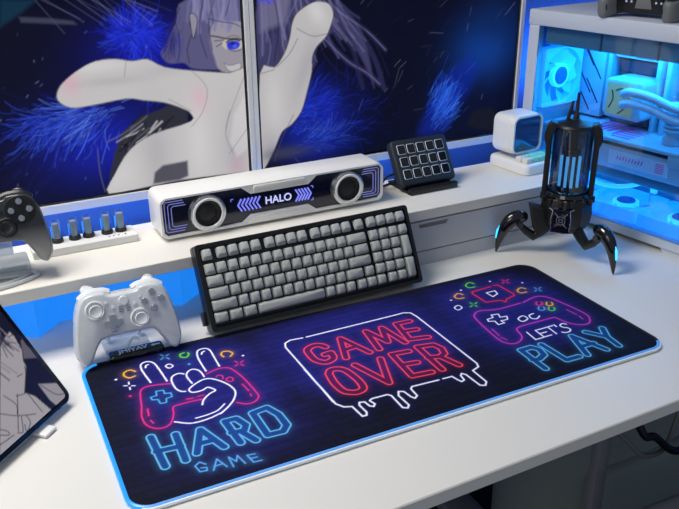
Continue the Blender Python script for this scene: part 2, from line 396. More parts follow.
def pairs(f): return [(f[i], f[i + 1]) for i in range(0, len(f), 2)]
PRINT_STROKES = [
('pink',1.6,0,1,[104.5,232.8,88.3,238.2,72.3,240.1,63.4,232.4,59.5,214.6,56.3,195.1,51.3,173.1,52.5,152.5,61.5,139.6,72.9,136.7,82.2,143.2,89.8,159.5,92.4,172,98.7,177.5,130.6,176.7,130.5,175.6]),
('pink',1.6,0,1,[158.2,234.5,177.4,240,189.4,236.2,195,226.7,201,199.9,204.7,157,202.7,146.1,194.6,138.6,183.1,138.6,172.9,147.6]),
('pink',1.4,0,1,[61.9,186.7,60.1,171]),
('pink',1.4,0,1,[62,185.4,60.2,171.6]),
('pink',1.4,0,1,[59.7,159.7,61.5,151.9]),
('pink',1.4,0,1,[194.1,186.7,196.6,167]),
('pink',1.4,0,1,[196,159.4,195.3,153]),
('pink',1.4,0,1,[115,185.4,122.8,184.2]),
('pink',1.4,0,1,[115.1,185.3,122.9,184.1]),
('pink',1.4,0,1,[130.3,185.1,138.5,184.9]),
('pink',1.4,0,1,[167.9,220.9,171.9,223.2,176,219,174.5,211.2]),
('pink',1.4,1,1,[178.5,208.4,184.3,211.4,187.4,206,184.9,200.5,180.7,200.9,178.2,204.3]),
('cyan',1.5,1,0,[72.6,211.9,80.8,212.5,82.4,222.8,92.1,221.1,91.8,212.1,99.5,210.2,98.9,200.5,90.6,199.7,88.5,190.3,80.5,191.6,80.2,202.2,72.8,204.8]),
('white',2,0,1,[81.4,247.9,78.5,274.9,77.9,290.5,80.7,302.5,90.1,305.5,97.7,297,100.6,274.5,102.6,241.3]),
('white',2,0,1,[159.3,241.7,159.1,269.5,160.7,289.5,165.8,302.6,176.4,303.9,181.8,295.4,181.4,272.9,180.5,246]),
('white',2,0,1,[128.9,248.4,122.8,253.3,113.6,250.6,108.7,240.3,108.3,219.8,112.4,208.4,118.5,204.5]),
('white',2,0,1,[132.4,220,130.7,239.8,134.6,250.8,142.8,255.4,149.8,249.6,152.2,239.7,152.5,228.8]),
('white',2,0,1,[129.9,163.6,135.3,174.4,146.7,184.3,156,188.8,149.2,200.4,141.2,197.1,132.8,196.5,125.2,199.1,124.6,207.5,135.5,216.3,150.1,222.3,161.5,217.8,173.3,201.3,179.2,184,178.6,170.1,170.2,154.8,157.6,142.1,145.5,133.3]),
('white',2,0,1,[157.6,142.1,145.5,133.3,145.7,134.2,126.6,129.3,104.9,130.1,86.7,142.6]),
('white',1.8,0,1,[156.8,151.9,145.5,142.6,136.6,139.7,126.2,138.2,113.5,138.2]),
('white',2,0,1,[84.1,289.6,85.9,295.3,89.6,296.6]),
('white',2,0,1,[167.4,289.4,169.6,294.4,173.3,295.9]),
('yellow',2,0,1,[68.6,286.4,62.8,293.7,53.8,290.8,51.9,281.8,57.4,273.5,65.6,274.9]),
('green',2,0,1,[145.1,305.5,139,303.8,137.9,295.9,144.5,291.7,150.1,297.2,150.2,302.9]),
('yellow',2,0,1,[194.4,267.7,192.9,275.5,198.1,282.3,206.3,279.2,209.2,271,203.6,264.5]),
('white',1.6,1,1,[111,281.3,117.2,284.4,120.7,276.4,114.3,273.4]),
('white',1.5,0,1,[55.7,251.8,59.9,249.7]),
('white',1.5,0,1,[50.1,254.6,46,256.7]),
('white',1.5,0,1,[52.5,249.1,51.8,243.1]),
('white',1.5,0,1,[53.3,257.3,54,263.4]),
('sky',1.5,0,1,[118.4,303.4,120.9,297.8]),
('sky',1.5,0,1,[115,311,112.4,316.7]),
('sky',1.5,0,1,[119.5,309.1,123.8,312.1]),
('sky',1.5,0,1,[113.8,305.3,109.6,302.4]),
('pink',1.5,0,1,[210.1,236.3,212.3,231]),
('pink',1.5,0,1,[207.1,243.5,204.9,248.9]),
('pink',1.5,0,1,[211.6,241.7,216.2,244.3]),
('pink',1.5,0,1,[205.6,238.1,201.1,235.5]),
('white',3,0,1,[39.3,277.6,39.5,277.5]),
('pink',3,0,1,[48.2,227.4,48.4,227.3]),
('sky',3,0,1,[142.9,270.9,143.1,270.8]),
('white',3,0,1,[220.8,258.1,221,258]),
('white',2.2,0,0,[288.2,90.3,288.1,109.5,286.3,251.8,290.1,262.9,300.5,268.3,320.2,266.2]),
('white',2.2,0,0,[326.9,265.9,483.7,265.9,499.6,266.6,509.9,261.4,512.5,246.4,515.6,84.9,512.3,75.9,499.1,70.9,499.3,38.6,492.9,31.9,486.4,35.2,484.5,66.4,480.8,71.9,476.5,67.9,474.5,56.2,468.9,54.5,466.8,60.1,464.2,71.6,449.9,72.2]),
('white',2.2,0,0,[442.7,72.3,401.2,74.9,396.8,70.8,395.8,52.9,390,48.7,387.1,54.5,384.7,69.6,378.4,72.8,373.5,64.2,374.8,39.2,369.9,33.8,364.4,37.6,364.8,68.6,361,73.2,337.7,74.1,332.9,71.1,335.7,61.6,331.5,56.9,327.3,60.6,325.6,72,318.8,73.9,315.8,68,317.1,50.1,313.9,44,308.1,44.4,305.9,69.8,295.8,73.9,289.2,85.1,286.5,180.9]),
('white',2,0,0,[637.6,124.6,635.1,100.3,649.5,100.2]),
('white',2,0,0,[666.9,122.9,652.9,123.1,651.8,100.8,666.2,100.8]),
('white',2,0,0,[651.9,111.8,665.4,111.8]),
('white',2,0,0,[669.1,123.1,686.7,123.1]),
('white',2,0,0,[676.9,122.3,675.2,100]),
('white',2,0,0,[690.5,124.3,690.2,118.1]),
('white',2,0,1,[709,116.9,704.9,121.6,697.7,118.1,698,111.6,703,107.1,703.4,100.6,697.1,96.3,689.6,97,686.6,100.4]),
('sky',1.6,0,0,[97.2,42.9,91.5,50.1,84.6,45.4,87.1,32.7,95.3,31.4,96.2,37.2,90.1,38.8]),
('sky',1.6,0,0,[102,28.1,111.7,46.4,118.3,27.5]),
('sky',1.6,0,0,[105.6,34.8,113.7,34.6]),
('sky',1.6,0,0,[125.3,24,125.5,43.4,131.5,31.5,135.9,41.6,139.8,23.4]),
('sky',1.6,0,0,[156.1,35,146.8,36.7,149.4,21,159.4,19.9]),
('sky',1.6,0,0,[148.2,29,156.6,28.2]),
('red',1.8,0,0,[683.2,281.3,642.7,278.9,640.1,272.6,641.5,236.5,668.1,230.9,670.7,222.3,679.5,230.2,698.8,235.1,701.6,241.2,698.3,281.5,690.2,283.2]),
('white',1.8,1,0,[662.7,264.9,680.5,264.9,677.6,253.5,664.1,247.7]),
('magenta',1.8,0,1,[690.5,207.9,644.9,207.1,614.2,215.8,598.4,208.1,591.8,191.4,585.3,131.4,589.9,111.1,601.8,105.1,615.6,110,624.1,120.9,628.4,137.3,636.2,142.9,649.5,144.4,691.4,144,705.3,143.5,708.7,140.7,715.1,118.9,726,106.9,740.4,102.8,752.7,111.6,760.1,132.7,749.5,191,739.2,210.8,723.8,214.9,695.6,207.4]),
('magenta',1.4,0,1,[595.9,157,593.2,135.3]),
('magenta',1.4,0,1,[592,129.3,596,120]),
('magenta',1.4,0,1,[743,155.2,745.8,135.2]),
('magenta',1.4,0,1,[745.9,128.4,744.4,118.5]),
('white',1.8,1,0,[608.1,186.4,619.7,187.2,622.5,195.8,634.5,193.1,630.5,183,642.3,181,636.7,171.8,624.5,172.7,625.3,164.5,613.1,164.3,615.1,176.3,605.6,179.8]),
('white',1.9,1,1,[652.9,165.6,665.8,170.4,666.8,159.2,653.8,155.2]),
('white',1.9,0,1,[686,168.9,675.9,166.6,673.2,156.6,680.7,152.7,689.8,158.2]),
('pink',2,0,1,[717.4,199.2,711.3,193,713.1,187.1,721,188.7,723.5,195.3]),
('yellow',2,0,1,[731.7,190.4,725.5,184.3,727.3,178.4,735.3,180,737.8,186.6]),
('sky',2,0,1,[709.3,183.3,703.3,177.3,705.1,171.5,712.9,173.1,715.3,179.6]),
('green',2,0,1,[723.2,174.8,717.1,168.9,718.9,163.1,726.8,164.6,729.2,171.1]),
('green',2,0,1,[664.5,304.3,659.8,311.5,647.8,304.9,648.1,294.6,658.8,293]),
('yellow',2,0,1,[622.9,277.6,618.2,284.6,606.9,278.4,607.4,268.5,617.7,266.9]),
('yellow',2,0,1,[731.9,247.1,727.4,254,715.1,248,715,238.2,725.7,236.5]),
('white',3,0,1,[629.8,293.1,630.1,293]),
('white',3,0,1,[593.5,269,593.8,268.8]),
('white',3,0,1,[695,299.1,695.3,299]),
('white',3,0,1,[742,268.7,742.2,268.5]),
('white',1.6,1,1,[583.8,243.8,593.9,247.9,594.7,238.3,584.7,234.3]),
('green',1.5,0,1,[618.5,235.1,619.4,230.1]),
('green',1.5,0,1,[617.4,241.8,616.5,246.9]),
('green',1.5,0,1,[621.7,240.1,627.4,242.7]),
('green',1.5,0,1,[614.2,236.8,608.6,234.3]),
('pink',1.5,0,1,[719.8,283.4,720.4,278.4]),
('pink',1.5,0,1,[718.9,290,718.2,295]),
('pink',1.5,0,1,[723.2,288.3,728.9,290.8]),
('pink',1.5,0,1,[715.5,285,709.8,282.6]),
('sky',1.5,0,1,[749.8,232.7,750.4,228]),
('sky',1.5,0,1,[749.1,239,748.5,243.7]),
('sky',1.5,0,1,[753.3,237.3,759,239.6]),
('sky',1.5,0,1,[745.7,234.3,740,232.1])]
PRINT_LETTERS = [
('red',5.2,[[340.1,225.7,335.2,234,324.8,237,312.4,229.9,310.1,214,311.5,198.2,321.5,186.1,334.3,188.9,339.3,197.5,337.9,205.5],[338.9,195.5,340.4,207.1,330.1,206.1]]),
('red',5,[[353.8,183.4,371.5,238.3,392.1,182],[361.6,204.9,381.1,206.6]]),
('red',5,[[409.3,183.5,416.8,239.9,431.4,197,444.1,238.7,453.8,183.2]]),
('red',5,[[494.1,237.8,470.7,239.3,464.4,188,493.4,181.2],[468,213.9,490.4,210]]),
('red',5.2,[[312.9,155.9,319.1,163.2,328.6,162.6,337.8,152.7,342.4,123.1,339.7,102.1,328.9,97,319.7,100.2,311.9,108.9,309.7,132.1,312.9,155.9]]),
('red',5,[[356.4,160.2,377.6,97.7,397.6,158.4]]),
('red',5,[[445.3,158.4,418.5,161.8,415.1,98,444.9,94.2],[416.4,129.8,440.2,125.9]]),
('red',5,[[462.1,93.3,463.4,163.1,488.3,158,493.3,143.8,488.9,128.9,479.1,124.3,461.4,130],[479.1,124.3,490.2,92.4]]),
('cyan',5.4,[[594.7,29,595.5,85.2,614.6,85.3,621.2,75,617.6,59.8,603.3,53.1,593.3,55.5]]),
('cyan',5.2,[[633.3,84.5,637.1,33.2,660.3,32.5]]),
('cyan',5.2,[[674.1,31.1,691.4,83.8,709.9,29.9],[681.4,53.1,705.7,52.5]]),
('cyan',5.2,[[718.9,83.9,737.8,58.3],[750.5,81.7,737.8,58.3,734.5,30.2]]),
('cyan',5.4,[[51.2,124.7,52.9,60.4],[80.5,116.4,77.9,60.9],[50.4,93.2,79.8,90.2]]),
('cyan',5.4,[[93.9,67.8,111.2,111.8,127.3,64.8],[101.4,84.6,118.9,83.6]]),
('cyan',5.4,[[148.2,63.6,144.6,114.5,159.6,113.8,166.4,95.1,160.6,85.2,144.4,87.9],[156,85.4,166.8,59.5]]),
('cyan',5.4,[[183.7,62.7,182.9,115.4,203.9,118.5,212.2,97.7,213,71.5,203.8,61.2,183.7,62.7]])]
SCREEN_ART = {
'L_hand':[267,173,271,191,287,206,310,220,336,230,368,231,396,225,422,226,450,210,497,200,567,189,611,184,601,-3,585,0,466,4,408,2,329,0,344,34,375,74,418,96,488,110,489,125,477,134,444,149,408,157,379,163,320,158,286,158],
'L_gap':[409,5,414,26,430,37,476,39,475,10,458,5],
'L_sleeve':[332,25,349,75,366,107,398,129,436,138,451,144,484,131,482,110,418,96,375,74,347,37],
'L_hair':[497,318,615,312,613,273,573,275,551,264,545,225,550,199,525,199,498,204,485,214,458,216,446,233,458,251,477,282],
'L_face':[545,277,574,279,612,263,608,184,553,193,541,219,535,252],
'L_eye':[565,239,571,244,583,244,590,239,587,232,578,229,568,231],
'L_eyew':[557,242,566,247,591,245,597,237,590,230,568,229,559,235],
'L_mouth':[558,208,563,204,572,202,586,205,590,201,585,191,577,190,565,194],
'L_lash0':[538,256,551,253,566,249,589,247,599,242],
'L_lash1':[543,247,559,247],
'L_lash2':[546,237,557,242],
'L_lash3':[566,231,580,226,592,228],
'L_lash4':[536,285,555,279,583,273,602,261],
'L_strand0':[505,293,501,280,506,264,509,254],
'L_strand1':[486,306,462,264,453,236],
'L_strand2':[503,261,493,236,495,213],
'L_strand3':[528,316,517,266,527,220],
'L_strand4':[548,315,535,278,538,232],
'L_strand5':[576,314,567,289],
'L_strand6':[475,288,481,250,475,218],
'L_ear':[502,293,509,295,515,286,512,270,505,254,503,270],
'L_line0':[497,200,523,166,512,126,489,101],
'L_line1':[563,120,552,79,565,40],
'L_line2':[597,186,562,113,553,86],
'L_line3':[386,226,380,201],
'L_line4':[452,154,491,129],
'L_line5':[557,41,598,87],
'L_line6':[320,82,319,41,323,5],
'L_light':[570,112,602,158,600,50,572,32,559,63],
'L_cloth':[229,307,269,303,309,296,314,290,267,295,231,299],
'L_blue1':[404,268],
'L_blue2':[311,137],
'L_blush':[292,200,507,148,571,17],
'L_teal':[206,334,259,331,236,315,199,294],
'R_hand':[-6,-1,3,182,33,191,53,214,65,241,71,267,82,285,106,298,125,302,147,297,156,279,152,262,140,238,120,221,110,202,109,177,98,139,85,103,64,80,43,68,26,36,4,1],
'R_arm':[3,177,-6,-1,4,1,5,84],
'R_hair':[10,311,153,303,193,273,218,236,235,184,245,131,236,154,210,201,185,232,160,247,120,219,111,181,48,180,3,177],
'R_strand0':[153,303,201,252,244,191,267,129],
'R_strand1':[136,235,185,189,227,163,258,137],
'R_strand2':[144,262,193,217,210,164,219,134],
'R_strand3':[165,282,226,243,270,203],
'R_strand4':[128,215,160,176,201,150],
'R_strand5':[14,271,27,230,17,189],
'R_strand6':[38,309,44,262,33,202],
'R_strand7':[83,307,59,268,50,228],
'R_strand8':[177,288,244,220,280,150],
'R_line0':[80,257,112,241,140,243],
'R_line1':[68,98,43,56,25,13],
'R_line2':[37,191,64,213,81,239],
'R_line3':[6,182,33,187],
'R_wing':[423,144,474,171,500,153,479,107,442,61,415,23,357,23,374,69,401,115],
'R_glow':[513,183,309,69],
'R_blue':[109,101,116,54],
'R_grey':[41,26,193,28],
'R_tip':[16,310,26,290,34,309],
'R_box':[475,24,493,56,533,59,566,39,569,-1],
'T_face':[28,125,16,122,14,111,18,90,27,78,28,71,55,46,46,34,39,5,138,6],
'T_cloth':[11,101,-8,104,0,67,24,80],
'T_cloth2':[31,43,1,25,2,-2,29,6,32,18],
'T_hair':[-4,159,-6,140,-2,112,12,110,15,119,30,115,41,110],
'T_line0':[24,114,13,112,16,101],
'T_line1':[27,108,19,102],
'T_line2':[49,67,41,66],
'T_line3':[68,49,51,46,30,72],
'T_line4':[65,50,97,14],
'T_line5':[102,45,84,29,62,16],
'T_line6':[53,44,52,12],
'T_line7':[81,25,92,10,99,13],
'T_line8':[115,30,109,23,110,18,120,25],
'T_line9':[74,22,76,12,88,7,84,15],
'T_line10':[29,40,18,17,2,10],
'T_line11':[128,16,105,14],
'T_line12':[82,59,76,41,83,31],
'T_line13':[8,96,1,68],
'T_line14':[39,109,43,94]}

# ------------------------------------------------------------------ the room
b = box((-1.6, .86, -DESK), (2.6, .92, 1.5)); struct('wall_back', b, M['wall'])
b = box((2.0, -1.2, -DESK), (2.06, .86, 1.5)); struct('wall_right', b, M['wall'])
b = box((-1.6, -1.8, -DESK - .04), (2.6, .92, -DESK)); struct('floor', b, M['floor'])

# ------------------------------------------------------------------ desk
desk = thing('desk', 'wide white desk that carries the mat, the riser shelf and the computer', 'desk', (.55, .36, -DESK))
bm = box((-1.45, -.486, DESK - .02), (1.35, .46, DESK), .0015, 1); obj('desk_top', bm, M['desk'], desk)
for lx in (-1.1, .284):
    b = box((lx - .015, -.27, .035), (lx + .015, -.25, DESK - .02), .004); l = obj('leg', b, M['legmat'], desk)
    b = box((lx - .04, -.33, 0), (lx + .04, .30, .035), .008); obj('foot', b, M['legmat'], l)

# things in the shade below the front edge of the desk
bag = thing('backpack', 'dark slate fabric backpack standing on the floor under the desk', 'bag', (1.12, .36, -DESK))
o_ = smooth([(-.2, -.10), (.2, -.10), (.21, .1), (-.21, .1)], 5, True)
obj('bag_body', slab(o_, 0, .42, .06, 4, None, .02), M['slate'], bag)
obj('front_pocket', box((-.15, -.15, .05), (.15, -.10, .25), .02, 3), M['slate'], bag)
bm = bm_new(); add_tube(bm, smooth([(-.05, 0, .415), (-.04, 0, .455), (.04, 0, .455), (.05, 0, .415)], 5), .008); obj('top_strap', bm, M['matte'], bag)
ch = thing('desk_chair', 'grey padded desk chair pushed in under the front edge of the white desk', 'chair', (.76, -.262, -DESK))
o_ = smooth([(-.24, -.22), (.24, -.22), (.25, .16), (.16, .235), (-.16, .235), (-.25, .16)], 6, True)
obj('seat', slab(o_, .37, .445, .03, 4), M['seat'], ch)
obj('column', lathe([(0, .08), (.03, .08), (.03, .360), (.09, .360), (.09, .37), (0, .37)], 20), M['black'], ch)
for k in range(5):
    a = 2 * PI * k / 5 + .3
    bm = bm_new(); add_tube(bm, [(.02 * math.cos(a), .02 * math.sin(a), .10), (.26 * math.cos(a), .26 * math.sin(a), .07)], [.026, .018], 8); l = obj('leg', bm, M['black'], ch)
    obj('caster', lathe([(0, -.011), (.02, -.011), (.026, -.005), (.026, .005), (.02, .011), (0, .011)], 16, TR(.26 * math.cos(a), .26 * math.sin(a), .027) @ ROTZ(a) @ ROTX(PI / 2)), M['black'], l)
for pts, lab, rr in (([(.70, .08, -.028), (.745, .04, -.13), (.80, .02, -.20), (.857, .02, -.25), (.95, .05, -.25), (1.05, .10, -.028)], 'grey cable hanging in the nearer loop below the desk top', .0045),
                 ([(.79, .08, -.029), (.825, .02, -.182), (.866, .02, -.214), (.937, .02, -.268), (1.05, .04, -.25), (1.14, .08, -.029)], 'black cable sagging beside the grey one below the desk top', .007)):
    bm = bm_new(); add_tube(bm, smooth(pts, 8), rr); tag(obj('hanging_cable', bm, M['greymetal'] if rr < .0065 else M['black']), lab, 'cable')

# ------------------------------------------------------------------ riser shelf
YF = .404
riser = thing('monitor_riser', 'long white riser shelf with a grey drawer along the back of the desk', 'shelf', (.3, .49, 0))
rx = lambda x: x - .3; ry = lambda y: y - .49
obj('shelf_top', box((rx(-.5), ry(YF), .09), (rx(1.0), ry(.582), .11), .001, 1), M['riser'], riser)
obj('side_panel', box((rx(-.5), ry(YF + .002), 0), (rx(-.482), ry(.58), .09)), M['riser'], riser)
obj('side_panel', box((rx(.982), ry(YF + .002), 0), (rx(1.0), ry(.58), .09)), M['riser'], riser)
obj('side_panel', box((rx(.282), ry(YF + .002), 0), (rx(.30), ry(.58), .09)), M['riser'], riser)
obj('plinth', box((rx(.30), ry(YF + .001), 0), (rx(.982), ry(.58), .027)), M['drawer'], riser)
dr = obj('drawer', box((rx(.303), ry(YF), .029), (rx(.979), ry(.57), .087), .001, 1), M['drawer'], riser)
obj('finger_pull', slab([(-.032, .0035), (-.028, -.004), (.028, -.004), (.033, .0035)], 0, .0012, .0006, 1, TR(rx(.66), ry(YF) - .0002, .0795) @ FRONT), M['greymetal'], dr)

# folded light panel in the open space under the shelf
zz = [(-.42, .50), (-.22, .50), (-.135, .455), (-.085, .5), (-.031, .459), (.006, .498), (.10, .50), (.15, .486), (.199, .459), (.258, .507), (.275, .545)]
bm = bm_new(); vv = []
for z in (0, .088): vv.append([bm.verts.new((x, y - .5, z)) for x, y in zz])
vb = []
for z in (0, .088): vb.append([bm.verts.new((x, y + .006 - .5, z)) for x, y in zz])
for i in range(len(zz) - 1):
    bm.faces.new((vv[0][i], vv[0][i + 1], vv[1][i + 1], vv[1][i])); bm.faces.new((vb[0][i], vb[1][i], vb[1][i + 1], vb[0][i + 1]))
    bm.faces.new((vv[1][i], vv[1][i + 1], vb[1][i + 1], vb[1][i])); bm.faces.new((vv[0][i], vb[0][i], vb[0][i + 1], vv[0][i + 1]))
for i in (0, -1): bm.faces.new((vv[0][i], vv[1][i], vb[1][i], vb[0][i]))
tag(obj('light_panel', bm, M['panelblue'], None, (0, .5, 0), angle=10), 'glowing blue zigzag light panel under the riser shelf behind the white gamepad', 'light panel')

# blue LED strip on the wall, hidden behind the monitors
bm = box((-.75, -.008, -.006), (.50, 0, .006)); tag(obj('wall_led_strip', bm, M['strip'], None, (.55, .86, .17)), 'blue light strip on the wall behind the monitors', 'light strip')

# ------------------------------------------------------------------ light mat on the desk
PINK = dict(pink='e8308c', red='ee2a50', white='f2f2ff', cyan='4fb4f0', sky='58a8f4', yellow='f2b32c', green='62cf3a', magenta='c83cc8')
PW, PH = 800., 331.
def paint_pad():
    cv = Canvas(PW, PH, 1.1); X, Y = cv.X, cv.Y
    row = np.floor(Y / 13.5); off = (row % 2) * 21 + np.sin(row * 12.9898) * 6
    col = np.floor((X + off) / 42); fy = (Y / 13.5) % 1; fx = ((X + off) / 42) % 1
    h = np.modf(np.abs(np.sin(row * 127.1 + col * 311.7) * 43758.5))[0]
    seam = np.maximum(np.exp(-((np.minimum(fy, 1 - fy)) / .10) ** 2), .8 * np.exp(-((np.minimum(fx, 1 - fx)) / .035) ** 2))
    rough = np.random.RandomState(3).rand(cv.ny, cv.nx)
    k = (.75 + .5 * h) * (1 - .5 * seam) * (.85 + .3 * rough)
    base = np.array(lin('0b0d22')); cv.c[:] = base * k[..., None]
    violet = np.array(lin('2a2eb4')); g = np.zeros(X.shape)
    for gx, gy, ax, ay, p in ((150, 205, 95, 110, .95), (395, 215, 150, 105, 1.0), (655, 195, 110, 115, .95)):
        d = (np.abs((X - gx) / ax) ** 3 + np.abs((Y - gy) / ay) ** 3) ** (1 / 3)
        g = np.maximum(g, p / (1 + np.exp((d - 1.02) * 9)))
    for gx, gy in ((150, 90),): g = np.maximum(g, .8 * np.exp(-(((X - gx) / 90) ** 2 + ((Y - gy) / 60) ** 2)))
    cv.c += (violet * .40)[None, None] * (g * (.72 + .4 * h * .5) * (1 - .28 * seam))[..., None]
    strokes = [(c, w, cl, [tuple(p) for p in (smooth(pairs(f), 5, bool(cl)) if sm else pairs(f))]) for c, w, cl, sm, f in PRINT_STROKES]
    halo = lambda s, d, col, amt, r: cv.c.__setitem__(s, cv.c[s] + np.array(lin(col)) * (amt * np.exp(-(d / r) ** 1.5))[..., None])
    for c, w, cl, P in strokes:
        s = cv.win(P, 22); d = cv.dist(P, s, bool(cl)); halo(s, d, '3c34d0' if c == 'white' else PINK[c], .10 if w > 1.5 else .06, 5)
    for c, w, sk in PRINT_LETTERS:
        P = [[tuple(v) for v in smooth(pairs(s_), 5)] if len(s_) >= 20 else pairs(s_) for s_ in sk]; s = cv.win([q for s_ in P for q in s_], w + 22)
        d = np.min([cv.dist([tuple(v) for v in s_], s) for s_ in P], 0)
        fillc = '5c0c44' if c == 'red' else '0a4aa0'
        cv.blend(s, .5 * np.clip((w - d) / 1.5 + .5, 0, 1), lin(fillc)); halo(s, np.abs(d - w), PINK[c], .085, 5)
    for c, w, cl, P in strokes:
        cv.line(P, w * 1.15, lin(PINK[c]), 1., bool(cl))
    for c, w, sk in PRINT_LETTERS:
        P = [[tuple(v) for v in smooth(pairs(s_), 5)] if len(s_) >= 20 else pairs(s_) for s_ in sk]; s = cv.win([q for s_ in P for q in s_], w + 6)
        d = np.min([cv.dist([tuple(v) for v in s_], s) for s_ in P], 0)
        t = 2.0 if c == 'red' else 1.7
        cv.blend(s, np.clip((t / 2 - np.abs(d - w)) / 1.1 + .5, 0, 1), lin('ff4a62' if c == 'red' else '6ac2f6'))
    return cv
pad = thing('desk_mat', 'large dark blue desk mat printed with neon game signs and a glowing edge', 'desk mat', (0, 0, .0003), (0, 0, -.024))
obj('rubber_base', slab(rrect(.001, .001, .799, .330, .026, 8), 0, .0036, .0005, 1), M['pad'], pad)
canvas_mesh('printed_top', paint_pad(), M['padprint'], pad, lambda x, y: np.stack([x, y, np.full(x.shape, .004)], -1), 26.)
W_, H_ = .8, .331
loop = rrect(0, 0, W_, H_, .027, 10)
seg = {'front': [], 'left': [], 'rest': []}
arc = lambda cx, cy, a0, a1: [(cx + .027 * math.cos(math.radians(a)), cy + .027 * math.sin(math.radians(a)), .0028) for a in np.linspace(a0, a1, 9)]
left = arc(.027, .304, 100, 180) + arc(.027, .027, 180, 235)
front = arc(.027, .027, 235, 270) + arc(.773, .027, 270, 330)
rest = arc(.773, .027, 330, 360) + arc(.773, .304, 0, 90) + arc(.027, .304, 90, 100)
for nm, P, m, lab in (('light_rim', left, M['rim'], 'brightly glowing left edge'), ('light_rim', front, M['rimpale'], 'pale glowing front edge'), ('light_rim', rest, M['pad'], 'unlit dark rear edge')):
    bm = bm_new(); add_tube(bm, P, .0028, 8); obj(nm, bm, m, pad)['label'] = lab
bm = bm_new(); add_tube(bm, [(x, y, .0024) for x, y, z in (arc(.027, .027, 235, 270) + arc(.773, .027, 270, 330))], .0022, 6)
for v in bm.verts: v.co.y -= .0034
obj('clear_edge', bm, M['stripe'], pad)
ctl = obj('control_box', slab(rrect(.041, .322, .122, .345, .006), 0, .0135, .004, 3, None, .001), M['gloss'], pad)
obj('lettering', text_bm('JMIYAV', .0135, .0003, .0003), M['label'], ctl, (.077, .3335, .0137))
bm = bm_new(); add_slab(bm, [(.103, .3335), (.108, .337), (.108, .335), (.117, .335), (.117, .332), (.108, .332), (.108, .330)], .0136, .0139); obj('touch_mark', bm, M['label'], ctl)

# ------------------------------------------------------------------ keyboard leaning on the shelf edge
kb = thing('mechanical_keyboard', 'black keyboard with light grey keycaps leaning steeply on the riser edge', 'keyboard', (.396, .3474, .0005), (math.radians(63), 0, 0))
KW, KD = .383, .137
obj('case', slab(rrect(-KW / 2, 0, KW / 2, KD, .006), 0, .024, .003, 2, None, .002), M['black'], kb)
fr = plate(rrect(-KW / 2, 0, KW / 2, KD, .006), [rrect(-KW / 2 + .0065, .0065, KW / 2 - .0065, KD - .0065, .003)], .0235, .030)
obj('rim_frame', fr, M['black'], kb)
for sx in (-1, 1):
    obj('foot', box((sx * .16 - .018, .104, -.004), (sx * .16 + .018, .112, .002), .0015), M['rubber'], kb)
    obj('foot', box((sx * .1945 - .0035, .012, .003), (sx * .1945 + .0035, .034, .013), .0015), M['gunmetal'], kb)
U = .01905; keymesh = {}
def keycap(wu, hu=1.):
    if (wu, hu) in keymesh: return keymesh[(wu, hu)]
    w, h = wu * U - .0018, hu * U - .0018; b = bm_new(); rings = []
    for ins, z, oy in ((0, 0, 0), (.0006, .002, 0), (.0025, .0076, .0006), (.0033, .0083, .0007)):
        L = rrect(-w / 2 + ins, -h / 2 + ins + oy, w / 2 - ins, h / 2 - ins * .7 + oy * .3, .0022, 3)
        rings.append([b.verts.new((x, y, z)) for x, y in L])
    n = len(rings[0])
    for A, B in zip(rings, rings[1:]):
        for k in range(n): b.faces.new((A[k], A[(k + 1) % n], B[(k + 1) % n], B[k]))
    b.faces.new(rings[0]); c = b.verts.new((0, .0003, .0078))
    for k in range(n): b.faces.new((rings[-1][k], rings[-1][(k + 1) % n], c))
    o = obj('keycap', b, M['key'], kb, angle=50); keymesh[(wu, hu)] = o; o['used'] = 0
    return o
def place_key(x, row, wu=1., hu=1., dark=False):
    src = keycap(wu, hu)
    if src['used'] == 0: o = src; o['used'] = 1
    else:
        o = src.copy(); C.objects.link(o); o.parent = kb
    gap = .0035 if row == 0 else 0
    yt = KD - .0125 + .0045 - row * U - (0.0035 if row > 0 else 0)        # top of the row
    o.rotation_euler.x = math.radians((-15, -10, -4, 2, 6, 8)[row])
    o.location = (-19.25 * U / 2 + (x + wu / 2) * U, yt - hu * U / 2, .0262)
for x in [0] + [1.25 + i for i in range(4)] + [5.5 + i for i in range(4)] + [9.75 + i for i in range(4)] + [14.] + [15.25 + i for i in range(4)]: place_key(x, 0)
for i in range(13): place_key(i, 1)
place_key(13, 1, 2.)
for i in range(4): place_key(15.25 + i, 1)
place_key(0, 2, 1.5)
for i in range(12): place_key(1.5 + i, 2)
place_key(13.5, 2, 1.5)
for i in range(3): place_key(15.25 + i, 2)
place_key(18.25, 2, 1., 2.)
place_key(0, 3, 1.75)
for i in range(11): place_key(1.75 + i, 3)
place_key(12.75, 3, 2.25)
for i in range(3): place_key(15.25 + i, 3)
place_key(0, 4, 2.25)
for i in range(10): place_key(2.25 + i, 4)
place_key(12.25, 4, 1.75); place_key(14.1, 4)
for i in range(3): place_key(15.25 + i, 4)
place_key(18.25, 4, 1., 2.)
for i in range(3): place_key(i * 1.25, 5, 1.25)
place_key(3.75, 5, 6.25)
for i in range(3): place_key(10 + i, 5)
for i in range(3): place_key(13.12 + i, 5)
for i in range(2): place_key(16.25 + i, 5)
for o in keymesh.values():
    if 'used' in o: del o['used']
for o in C.objects:
    if o.parent == kb and 'used' in o: del o['used']

